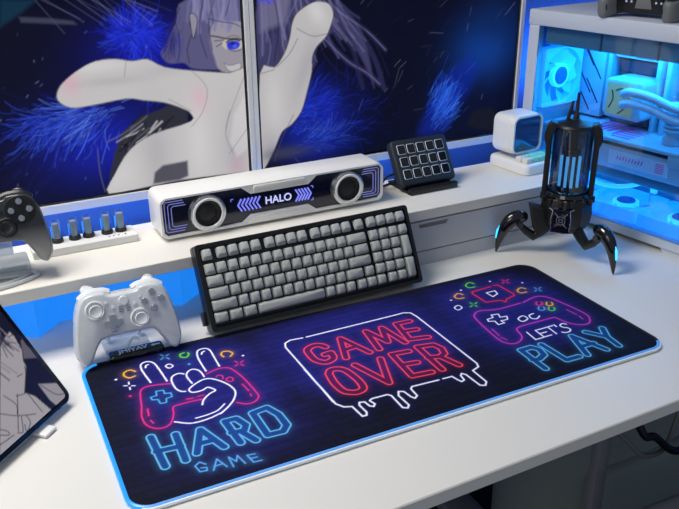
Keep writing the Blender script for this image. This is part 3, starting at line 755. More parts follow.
# ------------------------------------------------------------------ monitors
LCOL = lambda h: lin(h)
def art(n): return pairs(SCREEN_ART[n])
def sm(n, closed=True, per=4): return [tuple(p) for p in smooth(art(n), per, closed)]
def feather(cv, R, x, y, n, L, cols, ang, spread, w=1.6, rad=(20, 20)):
    for _ in range(int(n * 3)):
        u, v = R.normal(0, .8), R.normal(0, .8); px_, py_ = x + u * rad[0], y + v * rad[1]; l = L * (.3 + .8 * R.rand() ** 2)
        a = ang + spread * (.75 * v * (1 if math.cos(ang) > 0 else -1) + .28 * R.normal()); bend = R.normal(-.1, .25)
        P = [(px_ + l * t * math.cos(a + bend * t), py_ + l * t * math.sin(a + bend * t)) for t in np.linspace(0, 1, 6)]
        cv.line(P, w * (.3 + .7 * R.rand()), lin(cols[R.randint(len(cols))]), .15 + .4 * R.rand() ** 1.5, soft=.8)
def paint_left():
    cv = Canvas(594, 336, 1.5); R = np.random.RandomState(5); cv.c[:] = lin('04051c')
    cv.blob(330, 110, 150, 100, lin('080a3c'), .4); cv.blob(430, 235, 90, 60, lin('1418a0'), .7); cv.blob(330, 90, 90, 60, lin('1420b0'), .75)
    bx, by = art('L_blue1')[0]; [feather(cv, R, bx + 14 * math.cos(q), by + 10 * math.sin(q), 60, 40, ['1626e0', '0a18b8', '3250f8', '040850', '1c2cd0', '0a1080'], q, .55, 1.5, (14, 10)) for q in np.linspace(0, 6.28, 8)]
    bx, by = art('L_blue2')[0]; feather(cv, R, bx, by, 260, 58, ['1428d0', '0a1cb0', '3a64f8', '050a50', '6a94ff', '02041c', '0c1890'], 3.7, .5, 1.4, (34, 20))
    feather(cv, R, bx - 60, by - 5, 90, 55, ['1428c0', '0a1478', '3a60f0'], 3.7, .5, 1.3, (30, 22))
    feather(cv, R, 215, 60, 50, 45, ['0c1460', '181c58', '0a0e3c'], 3.9, .7, 1.2, (40, 40))
    for _ in range(60): x, y = R.rand() * 520, R.rand() * 320; cv.line([(x, y), (x + 5 * R.rand(), y + 3)], 1.4, lin('8890c8'), .35 * R.rand(), soft=.6)
    for k in range(26):
        x = 250 + R.rand() * 150; cv.line([(x, 336), (x + 40 + 40 * R.rand(), 336 - 30 - 30 * R.rand())], .9, lin('8c90c0'), .4 * R.rand() ** 2, soft=.5)
    cv.fill(art('L_cloth'), lin('4a4c64'), .6, 3); cv.fill(art('L_teal'), lin('0e3a52'), .6, 6)
    feather(cv, R, 120, 325, 40, 40, ['1a6a90', '0c2a48', '9ab0c8'], 3.4, .4, 1.6, (25, 10))
    cv.fill(sm('L_hair'), lin('57547c'), 1, 2)
    hx = art('L_hair')
    for _ in range(120):
        x = 380 + R.rand() * 210; y = 336; l = 60 + 70 * R.rand()
        cv_ok = cv.inside(hx, cv.win([(x, y - 5), (x + 1, y - 4)], 2)).any()
        if not cv_ok: continue
        P = [(x - 22 * t * t * R.rand(), y - l * t) for t in np.linspace(0, 1, 6)]
        cv.line(P, 2. + 2.5 * R.rand(), lin(['6f6b98', '44406c', '8a86b0', '2c2a58', '7d79a4'][R.randint(5)]), .55, soft=1.5)
    cv.fill(sm('L_face'), lin('97929e'), .95, 3)
    for _ in range(26):
        x = 500 + R.rand() * 92; P = [(x - 12 * t * R.rand(), 336 - (45 + 32 * R.rand()) * t) for t in np.linspace(0, 1, 5)]
        cv.line(P, 5., lin(['6f6b98', '8a86b0', '7d79a4'][R.randint(3)]), .6, soft=2.5)
    for i in range(7): cv.line(sm('L_strand%d' % i, False), 1.8, lin('211f44'), .75, soft=.8)
    cv.fill(sm('L_ear'), lin('8d8898'), 1, 1); cv.line(sm('L_ear'), 1.4, lin('25232f'), .9, True)
    cv.fill(sm('L_eyew'), lin('b9b4ae'), 1, 1.5); cv.fill(sm('L_eye'), lin('2a35c8'), 1, 1)
    ex, ey = np.mean(art('L_eye'), 0); cv.blob(ex + 3, ey - 2, 4, 3, lin('5a6cf0'), .9); cv.blob(ex - 1, ey + 3, 4, 2.5, lin('0c0c3c'), .9)
    cv.fill(sm('L_mouth'), lin('bab6b8'), 1, 1); cv.line(sm('L_mouth'), 1., lin('55505a'), .9, True)
    for i in range(5): cv.line(sm('L_lash%d' % i, False), 2.4 if i == 0 else 1.3, lin('1a1826'), .9, soft=.5)
    feather(cv, R, 470, 262, 40, 40, ['1420a0', '0a0e58', '2c2a58'], 4.6, .2, 2.0, (10, 14))
    cv.line([(ex - 12, ey + 6), (ex - 6, ey + 9.5), (ex + 4, ey + 10), (ex + 12, ey + 7)], 3.2, lin('16141f'), .9, soft=.6)
    cv.line([(ex - 10, ey + 15), (ex + 2, ey + 17), (ex + 12, ey + 14)], 1.2, lin('3a3846'), .7, soft=.6)
    feather(cv, R, 440, 180, 30, 40, ['1a28b0', '0c1270', '2c3cd0'], 4.4, .3, 2.4, (30, 12))
    cv.fill(art('L_sleeve'), lin('2a2a36'), 1, 2)
    sx, sy = np.mean(art('L_sleeve'), 0)
    for k in range(22):
        a = -.55 + .2 * R.normal(); x, y = sx + R.normal(0, 22), sy + R.normal(0, 13); l = 16 + 14 * R.rand()
        cv.line([(x - l * math.cos(a), y + l * math.sin(a)), (x, y), (x + l * math.cos(a), y - l * math.sin(a) + 3)], 1.8 + 2.5 * R.rand(), lin(['5c5c68', '15151c', '8c8c96', 'b0b0b4', '08080c'][R.randint(5)]), .75, soft=.8)
    H = sm('L_hand', True, 3); cv.fill(H, lin('bfbcbd'), 1, 1.2); cv.line(H, 1.6, lin('3c3a46'), .7, True, .6)
    s = cv.win(H, 2); inm = cv.inside(H, s)
    def shade(x, y, rx, ry, c, a, rot=0):
        cc, sn = math.cos(rot), math.sin(rot); dx, dy = cv.X[s] - x, cv.Y[s] - y
        d = ((dx * cc + dy * sn) / rx) ** 2 + ((-dx * sn + dy * cc) / ry) ** 2
        cv.blend(s, a * np.exp(-d) * inm, lin(c))
    for x, y in art('L_blush'): shade(x, y, 14, 22, 'd8a0b4', .6)
    lx, ly = np.mean(art('L_hand'), 0)
    shade(420, 60, 26, 80, 'a5a2a8', .6); shade(500, 70, 22, 70, 'cfcdcc', .7); shade(570, 40, 25, 80, 'a09da6', .6); shade(350, 30, 40, 30, 'd0cecd', .6, .5)
    shade(360, 195, 60, 8, 'a7a4aa', .55); shade(330, 222, 60, 10, 'd2d0d0', .6); shade(450, 205, 40, 10, 'aeabb0', .5)
    cv.fill(art('L_light'), lin('d4d2d2'), .5, 6); cv.fill(art('L_gap'), lin('44434e'), .95, 3)
    for i in range(7): cv.line(sm('L_line%d' % i, False), 1.3, lin('6d6a74'), .6, soft=1.)
    for k in range(5): cv.line([(20 + 12 * k, 30 + 14 * k), (40 + 16 * k, 15 + 12 * k)], 1.2, lin('b0b4d0'), .5, soft=.5)
    return cv
def paint_right():
    cv = Canvas(594, 336, 1.5); R = np.random.RandomState(9); cv.c[:] = lin('04061c')
    for x, y in art('R_glow')[:1]: cv.blob(x, y, 75, 60, lin('0c3c90'), .85); cv.blob(x + 20, y + 60, 60, 45, lin('062458'), .7)
    cv.blob(470, 60, 120, 60, lin('060a30'), .5)
    (x1, y1), (x2, y2) = art('R_blue')
    cv.blob(x1, y1, 60, 50, lin('1424a0'), .85); cv.blob(x2, y2 - 10, 70, 40, lin('1226a0'), .7)
    feather(cv, R, x1, y1, 230, 48, ['1428c0', '0a18a0', '2c50e8', '050c58', '0a14b0', '04083c'], .2, .6, 1.4, (26, 26))
    feather(cv, R, x2 + 20, y2 - 8, 130, 36, ['1428b0', '2c50d0', '0a1468', '4a6cc8', '04083c'], .5, .6, 1.2, (38, 18))
    feather(cv, R, x1 + 90, y1 - 10, 70, 50, ['0c1460', '0a1048', '1420a0'], .4, .8, 1.5, (40, 30))
    W = sm('R_wing'); cv.fill(W, lin('0a249c'), .55, 26); wx, wy = np.mean(art('R_wing'), 0)
    feather(cv, R, wx - 22, wy - 22, 190, 50, ['1c50f0', '0a2ab8', '2c6cf8', '061468', '4890ff', '0a1c80'], 1.0, .22, 1.3, (20, 26))
    for k in range(60):
        x, y = 190 + R.rand() * 380, 60 + R.rand() * 270; l = 8 + 26 * R.rand(); a = .8 + .4 * R.normal()
        cv.line([(x, y), (x + l * math.cos(a), y + l * math.sin(a))], .8, lin('a0a8d0'), .3 * R.rand() ** 2, soft=.4)
    for i in range(6): cv.line(sm('R_strand%d' % (i % 4), False), 9., lin('2a2850'), .6, soft=4)
    cv.fill(sm('R_hair'), lin('3d3b62'), .95, 5)
    for _ in range(70):
        x = 10 + R.rand() * 150; y = 336; l = 60 + 90 * R.rand(); d = (x - 20) / 150 * 70
        P = [(x + d * t * t, y - l * t) for t in np.linspace(0, 1, 7)]
        cv.line(P, 2 + 3 * R.rand(), lin(['6a6690', '2c2a54', '7f7aa2', '1c1a40', '565282'][R.randint(5)]), .5, soft=1.5)
    cv.fill([(8, 336), (75, 336), (60, 270), (8, 255)], lin('7a7698'), .6, 10)
    for i in range(9): cv.line(sm('R_strand%d' % i, False), 2.2, lin(['1b1a3c', '6a6790'][i % 2]), .7, soft=1.)
    feather(cv, R, 22, 325, 20, 22, ['2a30d0', '4a50e8'], 4.7, .3, 4, (16, 6))
    H = sm('R_hand', True, 3); cv.fill(H, lin('b7b4b6'), 1, 1.2); cv.line(H, 1.8, lin('2c2a38'), .85, True, .6)
    s = cv.win(H, 2); inm = cv.inside(H, s)
    def shade(x, y, rx, ry, c, a, rot=0):
        cc, sn = math.cos(rot), math.sin(rot); dx, dy = cv.X[s] - x, cv.Y[s] - y
        cv.blend(s, a * np.exp(-(((dx * cc + dy * sn) / rx) ** 2 + ((-dx * sn + dy * cc) / ry) ** 2)) * inm, lin(c))
    fx, fy = art('R_hand')[9]; hx, hy = np.mean(art('R_hand'), 0)
    shade(fx - 25, fy - 15, 16, 28, 'd0cece', .7, .5); shade(hx + 15, hy, 16, 60, '9d9aa2', .6, -.4); shade(30, 120, 20, 70, 'cbc9c9', .6); shade(20, 30, 25, 45, '8f8c96', .5)
    for i in range(4): cv.line(sm('R_line%d' % i, False), 1.4, lin('4c4a56'), .7, soft=.8)
    cv.fill(art('R_box'), lin('14151c'), .85, 5)
    gx, gy = art('R_grey')[0]; cv.blob(gx + 10, gy, 50, 12, lin('3a3c50'), .8)
    return cv

def monitor(x0, cv, label, nx):
    t = thing('monitor', label, 'monitor', (x0 + .297, .65, 0))
    X0, X1, Z0, Z1 = -.297, .297, .150, .486
    obj('frame', plate(rrect(X0 - .0135, Z0 - .019, X1 + .0135, Z1 + .0135, .004), [rrect(X0 - .005, Z0 - .004, X1 + .005, Z1 + .005, .001, 1)], -.003, .006, FRONT), M['bezel'], t)
    obj('inner_border', plate(rrect(X0 - .006, Z0 - .005, X1 + .006, Z1 + .006, .001, 1), [rrect(X0, Z0, X1, Z1, .0005, 1)], -.001, .0015, FRONT), M['gloss'], t)
    obj('back_shell', slab(rrect(X0 - .012, Z0 - .017, X1 + .012, Z1 + .012, .006), -.045, -.003, .0, 1, FRONT, .012), M['white'], t)
    canvas_mesh('screen', cv, M['screen'], t, lambda x, y: np.stack([x + X0, np.zeros(x.shape), y + Z0], -1))
    st = obj('stand_neck', box((nx - .03, .045, .012), (nx + .03, .063, .30), .006), M['white'], t)
    obj('stand_base', slab(rrect(nx - .09, -.04, nx + .09, .11, .02), 0, .012, .003, 2), M['white'], st)
    return t
monitor(-.192, paint_left(), 'left monitor showing the long pale reaching arm and lavender haired face', .20)
monitor(.430, paint_right(), 'right monitor showing the raised pale thumb and bright blue wing', -.17)

# ------------------------------------------------------------------ soundbar
sb = thing('soundbar', 'white soundbar with two silver ringed speakers on the riser shelf', 'speaker', (.389, .515, .11))
SW, SH, SD = .208, .076, .034
o_ = rrect(-SW, .004, SW, SH, .012, 5)
obj('shell', slab(o_, -SD, SD - .002, .004, 2, FRONT), M['white'], sb)
inner = [(-.197, .0095), (-.068, .0095), (-.052, .0215), (.056, .0215), (.072, .0095), (.197, .0095), (.2035, .016), (.2035, .0655), (.197, .072), (.072, .072), (.056, .0590), (-.052, .0590), (-.068, .072), (-.197, .072), (-.2035, .0655), (-.2035, .016)]
fb = obj('front_frame', plate(rrect(-SW + .001, .005, SW - .001, SH - .001, .012, 5), [inner], SD - .003, SD + .004, FRONT), M['white'], sb)
obj('button_bar', slab(rrect(-.046, .061, .050, .0725, .003, 3), SD + .003, SD + .0062, .001, 2, FRONT), M['offwhite'], sb)
obj('lower_trim', slab([(-.058, .0075), (.062, .0075), (.050, .0165), (-.046, .0165)], SD + .003, SD + .0055, .001, 2, FRONT), M['offwhite'], sb)
obj('front_panel', plate(inner, [], SD - .003, SD - .001, FRONT), M['navy'], sb)
for cx in (-.128, .134):
    sp = obj('speaker_cone', lathe([(.0215, SD - .001), (.0215, SD + .003), (.016, SD + .0015), (.012, SD + .004), (.006, SD + .0065), (0, SD + .007)], 36, TR(cx, 0, .0385) @ FRONT), M['matte'], sb)
    obj('ring', lathe([(.0215, SD - .002), (.0225, SD + .007), (.0255, SD + .0085), (.0305, SD + .0065), (.0325, SD - .001)], 40, TR(cx, 0, .0385) @ FRONT), M['metal'], sp)
    obj('ring_step', lathe([(.0225, SD + .0071), (.0240, SD + .0092), (.0262, SD + .0092), (.0275, SD + .0078)], 40, TR(cx, 0, .0385) @ FRONT), M['white'], sp)
for s in (-1, 1):
    for k in range(3):
        e = .199 - .0055 * k; zl, zh = .015 + .0042 * k, .067 - .0042 * k; x1 = .168 - .002 * k
        bm = bm_new(); add_tube(bm, [(s * x1, -SD - .0002, zl), (s * (e - .003), -SD - .0002, zl), (s * e, -SD - .0002, zl + .003), (s * e, -SD - .0002, zh - .003), (s * (e - .003), -SD - .0002, zh), (s * x1, -SD - .0002, zh)], .0008, 5)
        obj('light_line', bm, M['haloline'], sb)
obj('lettering', text_bm('HALO', .0185, .0004, .0002), M['halotext'], sb, (0, -SD - .0012, .0405), (PI / 2, 0, 0))
for s, xs in ((-1, [-.0335 - .0068 * k for k in range(6)]), (1, [.0325 + .0058 * k for k in range(5)])):
    for x in xs:
        bm = bm_new(); d = .0065 * s; h = .0108
        add_tube(bm, [(x, -SD - .0008, .0405 + h), (x + d, -SD - .0008, .0405), (x, -SD - .0008, .0405 - h)], .0016, 5); obj('chevron', bm, M['haloled'], sb)
for x, z in ((-.086, .0535), (.066, .0275), (.066, .0535)):
    bm = bm_new(); dz = -.004 if z > .04 else .004; dx = .004 if x < 0 else -.004
    add_tube(bm, [(x + dx, -SD - .0008, z), (x, -SD - .0008, z), (x, -SD - .0008, z + dz)], .0007, 5); obj('corner_mark', bm, M['haloled'], sb)

# ------------------------------------------------------------------ key pad with fifteen picture keys
sd = thing('macro_keypad', 'black tilted keypad with fifteen square keys standing on the riser shelf', 'keypad', (.709, .50, .11))
TL_ = TR(0, -.004, .012) @ ROTX(math.radians(58))
obj('body', slab(rrect(-.063, 0, .063, .092, .009, 5), -.012, .006, .005, 3, TL_, .002), M['slateblack'], sd)
obj('stand_foot', box((-.052, -.022, 0), (.056, .062, .007), .002), M['black'], sd)
obj('stand_lip', box((-.052, -.024, 0), (.056, -.012, .013), .003), M['black'], sd)
obj('stand_back', box((-.04, 0, -.004), (.04, .070, .002), .001, 1, TR(0, .056, .006) @ ROTX(math.radians(112))), M['black'], sd)
k0 = None
for r in range(3):
    for c in range(5):
        x, y = (c - 2) * .0215, .0195 + (2 - r) * .0245 + .003
        if k0 is None:
            b = bm_new(); add_slab(b, rrect(-.0092, -.0095, .0092, .0095, .003, 4), 0, .0014, .0007, 2); add_slab(b, rrect(-.0083, -.0086, .0083, .0086, .0024, 4), .0012, .0017, .0002, 1, None, 1)
            k0 = obj('key', b, [M['label'], M['gloss']], sd); o = k0
        else: o = k0.copy(); C.objects.link(o); o.parent = sd
        o.matrix_local = TL_ @ TR(x, y, .0056)
bm = bm_new(); add_tube(bm, smooth([(-.055, .03, .03), (-.075, .03, .025), (-.074, .045, .004), (-.03, .062, .003)], 6), .0022); obj('usb_cable', bm, M['black'], sd)

# ------------------------------------------------------------------ little retro computer
di = thing('desktop_pixel_display', 'small white retro computer with dark blue screen and mint keys on the shelf', 'toy computer', (.958, .528, .11), (0, 0, .10))
obj('base', slab(rrect(-.043, -.062, .043, .052, .014, 5), 0, .023, .007, 3, None, .003), M['white'], di)
hd = obj('head', slab(rrect(-.042, .032, .042, .112, .016, 6), -.046, .012, .009, 4, TR(0, 0, 0) @ FRONT, .008), M['white'], di)
fx = plate(rrect(-.0405, .0335, .0405, .1105, .015, 6), [rrect(-.0372, .0368, .0372, .1072, .012, 6)], .009, .0165, FRONT); obj('screen_surround', fx, M['white'], hd)
obj('screen', slab(rrect(-.0378, .0362, .0378, .1078, .012, 6), .010, .0145, .004, 3, FRONT, 0), M['screenblue'], hd)
kk = None
for r in range(2):
    for c in range(4):
        wh = (c == 0 and r == 1)
        b = bm_new(); add_slab(b, rrect(-.0086, -.0080, .0086, .0080, .0025, 3), 0, .012, .0026, 2)
        obj('key', b, M['offwhite'] if c == 0 else M['mint'], di, (-.0275 + c * .0183, -.046 + r * .0172, .0215))

# ------------------------------------------------------------------ gamepads
HALF = [(0, .036), (.018, .036), (.026, .041), (.047, .041), (.060, .033), (.068, .016), (.073, -.008), (.0765, -.032), (.0755, -.050), (.067, -.0625), (.0565, -.059), (.0495, -.046), (.041, -.033), (.033, -.0275), (0, -.0265)]
def pad_outline(): 
    return [tuple(p) for p in smooth(HALF + [(-x, y) for x, y in HALF[-2:0:-1]], 4, True)]
def gamepad(t, shell, part, stick, face, dark):
    obj('shell', slab(pad_outline(), -.019, .019, .0055, 6, None, None, .014), shell, t, angle=60)
    for s in (-1, 1):
        bm = bm_new(); add_tube(bm, smooth([(s * .016, .0345, .004), (s * .027, .0390, .004), (s * .046, .0390, .004), (s * .0595, .0305, .003)], 5), [.004] + [.0068] * 14 + [.004], 10); obj('bumper', bm, part, t)
        bm = bm_new(); add_tube(bm, [(s * .040, .030, -.006), (s * .043, .040, -.011), (s * .045, .041, -.021), (s * .046, .033, -.027)], [.011, .0105, .009, .005], 10); obj('trigger', bm, part, t)
        obj('grip_screw', lathe([(0, 0), (.0022, 0), (.0022, .0008), (0, .001)], 12, TR(s * .063, -.040, .0172)), dark, t)
    for sx, sy in ((-.041, .0165), (.0195, -.006)):
        st = obj('thumbstick_well', lathe([(.0135, .0175), (.0145, .0195), (.0125, .0205), (.0115, .019), (0, .0185)], 28, TR(sx, sy, 0)), part, t)
        obj('thumbstick', lathe([(0, .018), (.005, .018), (.005, .026), (.0085, .0275), (.0092, .0295), (.0085, .031), (.0068, .0306), (.006, .0300), (0, .0296)], 28, TR(sx, sy, 0)), stick, st)
    d = .0045; L = .0125
    obj('directional_pad', slab([(-d, -L), (d, -L), (d, -d), (L, -d), (L, d), (d, d), (d, L), (-d, L), (-d, d), (-L, d), (-L, -d), (-d, -d)], .018, .0228, .0012, 2, TR(-.0195, -.0065, 0)), face, t)
    if dark is M['black']: obj('button_field', lathe([(0, .0182), (.0205, .0182), (.0212, .0189), (.0205, .0196), (0, .0196)], 32, TR(.041, .0165, 0)), part if dark is not M['black'] else dark, t)
    for dx, dy in ((0, .0122), (0, -.0122), (.0122, 0), (-.0122, 0)):
        obj('face_button', lathe([(0, .019), (.0050, .019), (.0050, .0218), (.0042, .0232), (.002, .0236), (0, .0236)], 20, TR(.041 + dx, .0165 + dy, 0)), face, t)
    obj('home_button', lathe([(0, .0185), (.0068, .0185), (.0068, .0205), (.006, .0212), (0, .0212)], 24, TR(0, .0235, 0)), part, t)
    for s in (-1, 1):
        obj('menu_button', lathe([(0, .0185), (.0026, .0185), (.0026, .0203), (0, .0207)], 14, TR(s * .0155, .016, 0)), part, t)
        obj('menu_button', lathe([(0, .0185), (.0022, .0185), (.0022, .0201), (0, .0205)], 14, TR(s * .024, .024, 0)), part, t)
    for k in range(3):
        for s in (-1, 1):
            bm = bm_new(); add_tube(bm, [(s * .0025, .0075 + .0035 * k, .0192), (s * .0085, .0085 + .0035 * k, .0192)], .0010, 6); obj('speaker_slot', bm, face if dark is not M['black'] else dark, t)
gw = thing('gamepad', 'frosted clear white gamepad propped up in front of the riser', 'gamepad', (.0815, .3475, .066), (math.radians(73), 0, math.radians(-2)))
gamepad(gw, M['frost'], M['frostsolid'], M['frostsolid'], M['metal'], M['greymetal'])
gs = thing('gamepad_stand', 'small clear stand under the frosted white gamepad', 'stand', (.084, .352, 0))
obj('base_plate', slab(rrect(-.034, -.018, .034, .045, .006), 0, .003, .001, 1), M['acryl'], gs)
bm = bm_new(); add_tube(bm, smooth([(-.002, -.012, .003), (-.004, -.014, .018), (.004, -.016, .030), (.012, -.018, .027)], 6), .0022, 8); obj('hook', bm, M['acryl'], gs)
for s in (-1, 1): obj('upright', box((s * .024 - .002, .030, .002), (s * .024 + .002, .042, .055), .001, 1), M['acryl'], gs)

gb = thing('gamepad', 'smoky black gamepad standing on the left end of the riser shelf', 'gamepad', (-.066, .462, .194), (math.radians(72), 0, math.radians(-3)))
gamepad(gb, M['smoke'], M['black'], M['black'], M['metal'], M['black'])
gst = thing('gamepad_stand', 'clear acrylic stand block under the smoky black gamepad', 'stand', (-.072, .478, .11))
obj('block', slab(rrect(-.06, -.02, .048, .022, .006), 0, .0215, .003, 2), M['acryl'], gst)
obj('back_plate', box((-.04, .0185, .020), (.03, .0215, .05), .0015, 1), M['acryl'], gst)
bm = bm_new(); P = [(-.20, .428, .1135), (-.12, .416, .1135), (-.074, .418, .1135), (-.036, .430, .1135), (-.017, .444, .1135), (-.026, .4535, .1145), (-.07, .4525, .118), (-.13, .449, .118), (-.20, .452, .1135)]
add_tube(bm, smooth(P, 8), .0030, 8)
add_tube(bm, smooth([(x * .93 - .012, y + (.0065 if i < 5 else -.0065), z + .0005) for i, (x, y, z) in enumerate(P)], 8), .0026, 8)
tag(obj('coiled_cable', bm, M['cable']), 'clear cable looped on the riser in front of the smoky gamepad stand', 'cable')

gt = thing('gamepad', 'dark gamepad lying on top of the white computer case', 'gamepad', (1.112, .382, .4455), (math.radians(8), 0, math.radians(-74)))
gamepad(gt, M['black'], M['gunmetal'], M['black'], M['metal'], M['greymetal'])

for s in (-1, 1):
    gp = obj('grip_end', slab([tuple(p) for p in smooth([(.046, -.030), (.061, -.020), (.0755, -.028), (.078, -.050), (.068, -.066), (.053, -.062)], 5, True)], -.021, .0165, .005, 4, Matrix.Diagonal((s, 1, 1, 1)), None, .011), M['greymetal'], gt)
    bm = bm_new()
    for k in range(3): add_tube(bm, [(s * (.054 + .006 * k), -.0645 + abs(k - 1) * .0015, -.006), (s * (.054 + .006 * k), -.066 + abs(k - 1) * .0015, .004)], .0011, 6)
    obj('grip_slot', bm, M['black'], gp)
    for dx in (.024, .034): obj('side_dot', lathe([(0, 0), (.0022, 0), (.0018, .0015), (0, .002)], 12, TR(s * dx, -.0275, .004) @ ROTX(PI / 2)), M['label'], gt)
obj('rear_plate', slab([(-.013, .010), (-.017, -.008), (.017, -.008), (.013, .010)], .0262, .0290, .0012, 2, FRONT), M['greymetal'], gt)

# ------------------------------------------------------------------ glass tube clock
nx_ = thing('tube_clock', 'low white clock base carrying a row of five grey glass tubes', 'clock', (.060, .528, .11))
obj('base', slab(rrect(-.075, -.022, .089, .024, .002, 2), 0, .013, .001, 1), M['white'], nx_)
for x in (-.033, -.006, .016, .0455, .068):
    tb = obj('tube', lathe([(.0076, .016), (.0076, .045), (.0062, .0490), (.002, .0512), (0, .052)], 20, TR(x, .006, 0)), M['tubeglass'], nx_)
    obj('socket', lathe([(0, .0125), (.0092, .0125), (.0096, .0145), (.0092, .0185), (.007, .0195), (0, .0195)], 22, TR(x, .006, 0)), M['black'], tb)
    obj('anode', lathe([(0, .0195), (.0056, .0195), (.0056, .0435), (.005, .0445), (0, .0445)], 16, TR(x, .006, 0)), M['tubegrey'], tb)
    obj('base_glow', box((x - .007, .0166, .0135), (x + .007, .0176, .036)), M['blueled'], tb)
for x in (.045, .052, .060, .071): obj('button', lathe([(0, .0128), (.0013, .0128), (.0013, .0138), (0, .0138)], 10, TR(x, -.012, 0)), M['black'], nx_)

# ------------------------------------------------------------------ tablet on its stand
X_ = Vector((.711, .703, 0)).normalized(); E_ = Vector((-.7031, .7112, 0)).normalized() * math.cos(math.radians(55)) + Vector((0, 0, math.sin(math.radians(55)))); Z_ = X_.cross(E_)
RT = Matrix((X_, E_, Z_)).transposed().to_euler()
def paint_tablet():
    cv = Canvas(234, 164, 1.3); f = lambda n: [(241 - u, v - 7) for u, v in art(n)]; s4 = lambda n, c=True: [tuple(p) for p in smooth(f(n), 4, c)]
    R = np.random.RandomState(2); cv.c[:] = lin('12132e'); cv.fill([(0, 0), (150, 0), (165, 40), (150, 164), (0, 164)], lin('8d898f'))
    cv.fill(f('T_face'), lin('9b969c'), 1, .6); cv.fill(f('T_cloth'), lin('5a5664'), 1, .6); cv.fill(f('T_cloth2'), lin('8f8a92'), 1, .6)
    cv.fill(f('T_hair'), lin('101022'), 1, .6); cv.line(f('T_face'), 1.1, lin('0c0c18'), .9, True)
    for i in range(15): cv.line(s4('T_line%d' % i, False), 1.1, lin('101018'), .95)
    ex, ey = f('T_line1')[0]; cv.blob(ex - 4, ey + 1, 5, 4, lin('1c1c2c'), .9); cv.blob(ex - 3, ey + 2, 1.5, 1.5, lin('c0bcc4'), .9)
    for k in range(26):
        x, y = 130 + 90 * R.rand(), 95 + 60 * R.rand(); cv.line([(x, y), (x + 18 * R.rand(), y - 25 - 20 * R.rand())], 2.4, lin(['101022', '3c3a50', '77727e'][R.randint(3)]), .6)
    return cv
tbp = thing('tablet', 'black edged tablet showing a grey ink drawing of a figure', 'tablet', (-.017, .248, .012), RT)
obj('body', slab(rrect(-.248, 0, 0, .178, .013, 6), -.0062, 0, .0012, 2), M['gloss'], tbp)
obj('edge_band', plate(rrect(-.2486, -.0006, .0006, .1786, .0136, 6), [rrect(-.2478, .0002, -.0002, .1778, .0128, 6)], -.0055, -.0008), M['metal'], tbp)
canvas_mesh('screen', paint_tablet(), M['tabletscreen'], tbp, lambda x, y: np.stack([x - .241, y + .007, np.full(x.shape, .0003)], -1), 6.)
ts = thing('tablet_stand', 'small white stand with a front lip holding up the tablet', 'stand', (-.017, .248, 0), (0, 0, math.atan2(X_.y, X_.x)))
obj('base_plate', slab(rrect(-.19, .010, -.052, .105, .01), 0, .004, .001, 1), M['white'], ts)
for x in (-.066, -.178):
    obj('lip', box((x - .009, -.0125, .0005), (x + .013, .013, .0055), .002), M['white'], ts)
obj('back_rest', box((-.17, 0, -.003), (-.07, .13, .003), .002, 1, TR(0, .012, .0055) @ ROTX(math.radians(55)) @ TR(0, 0, -.0095)), M['white'], ts)

# ------------------------------------------------------------------ computer case
YAW = .151
pc = thing('computer_case', 'white computer case with clear side panel glowing blue inside', 'computer', (1.017, .60, 0), (0, 0, YAW))
CL, CDp = .47, .24
obj('base_tray', box((.0, -CL, .008), (CDp, 0, .030), .002, 1), M['casedim'], pc)
obj('top_cover', box((-.002, -CL, .386), (CDp, .004, .417), .003, 2), M['casedim'], pc)
obj('rear_pillar', box((-.002, -.026, .030), (.014, .002, .386), .002, 1), M['casedim'], pc)
obj('rear_wall', box((.012, -.004, .030), (CDp, .001, .386)), M['inner'], pc)
obj('far_side_panel', box((.228, -CL, .030), (CDp, 0, .386)), M['inner'], pc)
obj('front_wall', box((.0, -CL, .030), (CDp, -CL + .006, .386)), M['inner'], pc)
obj('glass_panel', box((-.0025, -CL + .002, .028), (0, -.026, .386)), M['pane'], pc)
for y0, y1 in ((-.455, -.362), (-.06, -.01)):
    for x0 in (.004, .20): obj('foot', slab([(y0, 0), (y1 - .006, 0), (y1, .009), (y0, .009)], x0, x0 + .03, 0, 1, Matrix(((0, 0, 1, 0), (1, 0, 0, 0), (0, 1, 0, 0), (0, 0, 0, 1)))), M['casedim'], pc)
# motherboard and what is fixed to it
obj('tray_wall', box((.190, -CL, .030), (.194, 0, .386)), M['inner'], pc)
mb = obj('motherboard', box((.184, -.345, .095), (.189, -.012, .350)), M['innermid'], pc)
io = obj('rear_port_cover', box((.150, -.085, .185), (.184, -.014, .345), .004, 2), M['inner'], mb)
bm = bm_new()
for k, (y, z, h) in enumerate(((-.040, .318, .030), (-.056, .300, .040), (-.036, .262, .034), (-.060, .240, .030), (-.044, .215, .022))):
    add_box(bm, (.1488, -.0011, -h), (.150, .0011, h), 0, 1, TR(0, y, z) @ ROTX(-.62))
obj('cover_line', bm, M['innerdark'], mb)
obj('heatsink', box((.152, -.100, .20), (.184, -.088, .345), .003, 2), M['inner'], mb)
obj('heatsink', box((.155, -.215, .318), (.184, -.104, .348), .003, 2), M['inner'], mb)
bm = bm_new()
for k in range(7): add_box(bm, (.1535, -.0012, -.013), (.155, .0012, .013), 0, 1, TR(0, -.15 - .006 * k, .333) @ ROTX(-.6))
obj('heatsink_slot', bm, M['innerdark'], mb)
obj('power_stage_block', box((.165, -.205, .288), (.184, -.112, .314), .002, 1), M['innerdark'], mb)
obj('drive_cover', box((.158, -.20, .182), (.184, -.104, .206), .003, 2), M['innermid'], mb)
for s0 in (.214, .236):
    r_ = obj('memory_stick', box((.138, -s0 - .012, .176), (.186, -s0, .330), .004, 2), M['inner'], mb); 
bm = box((.172, -.285, .10), (.184, -.262, .34), .002, 1); obj('power_plug', bm, M['inner'], mb)
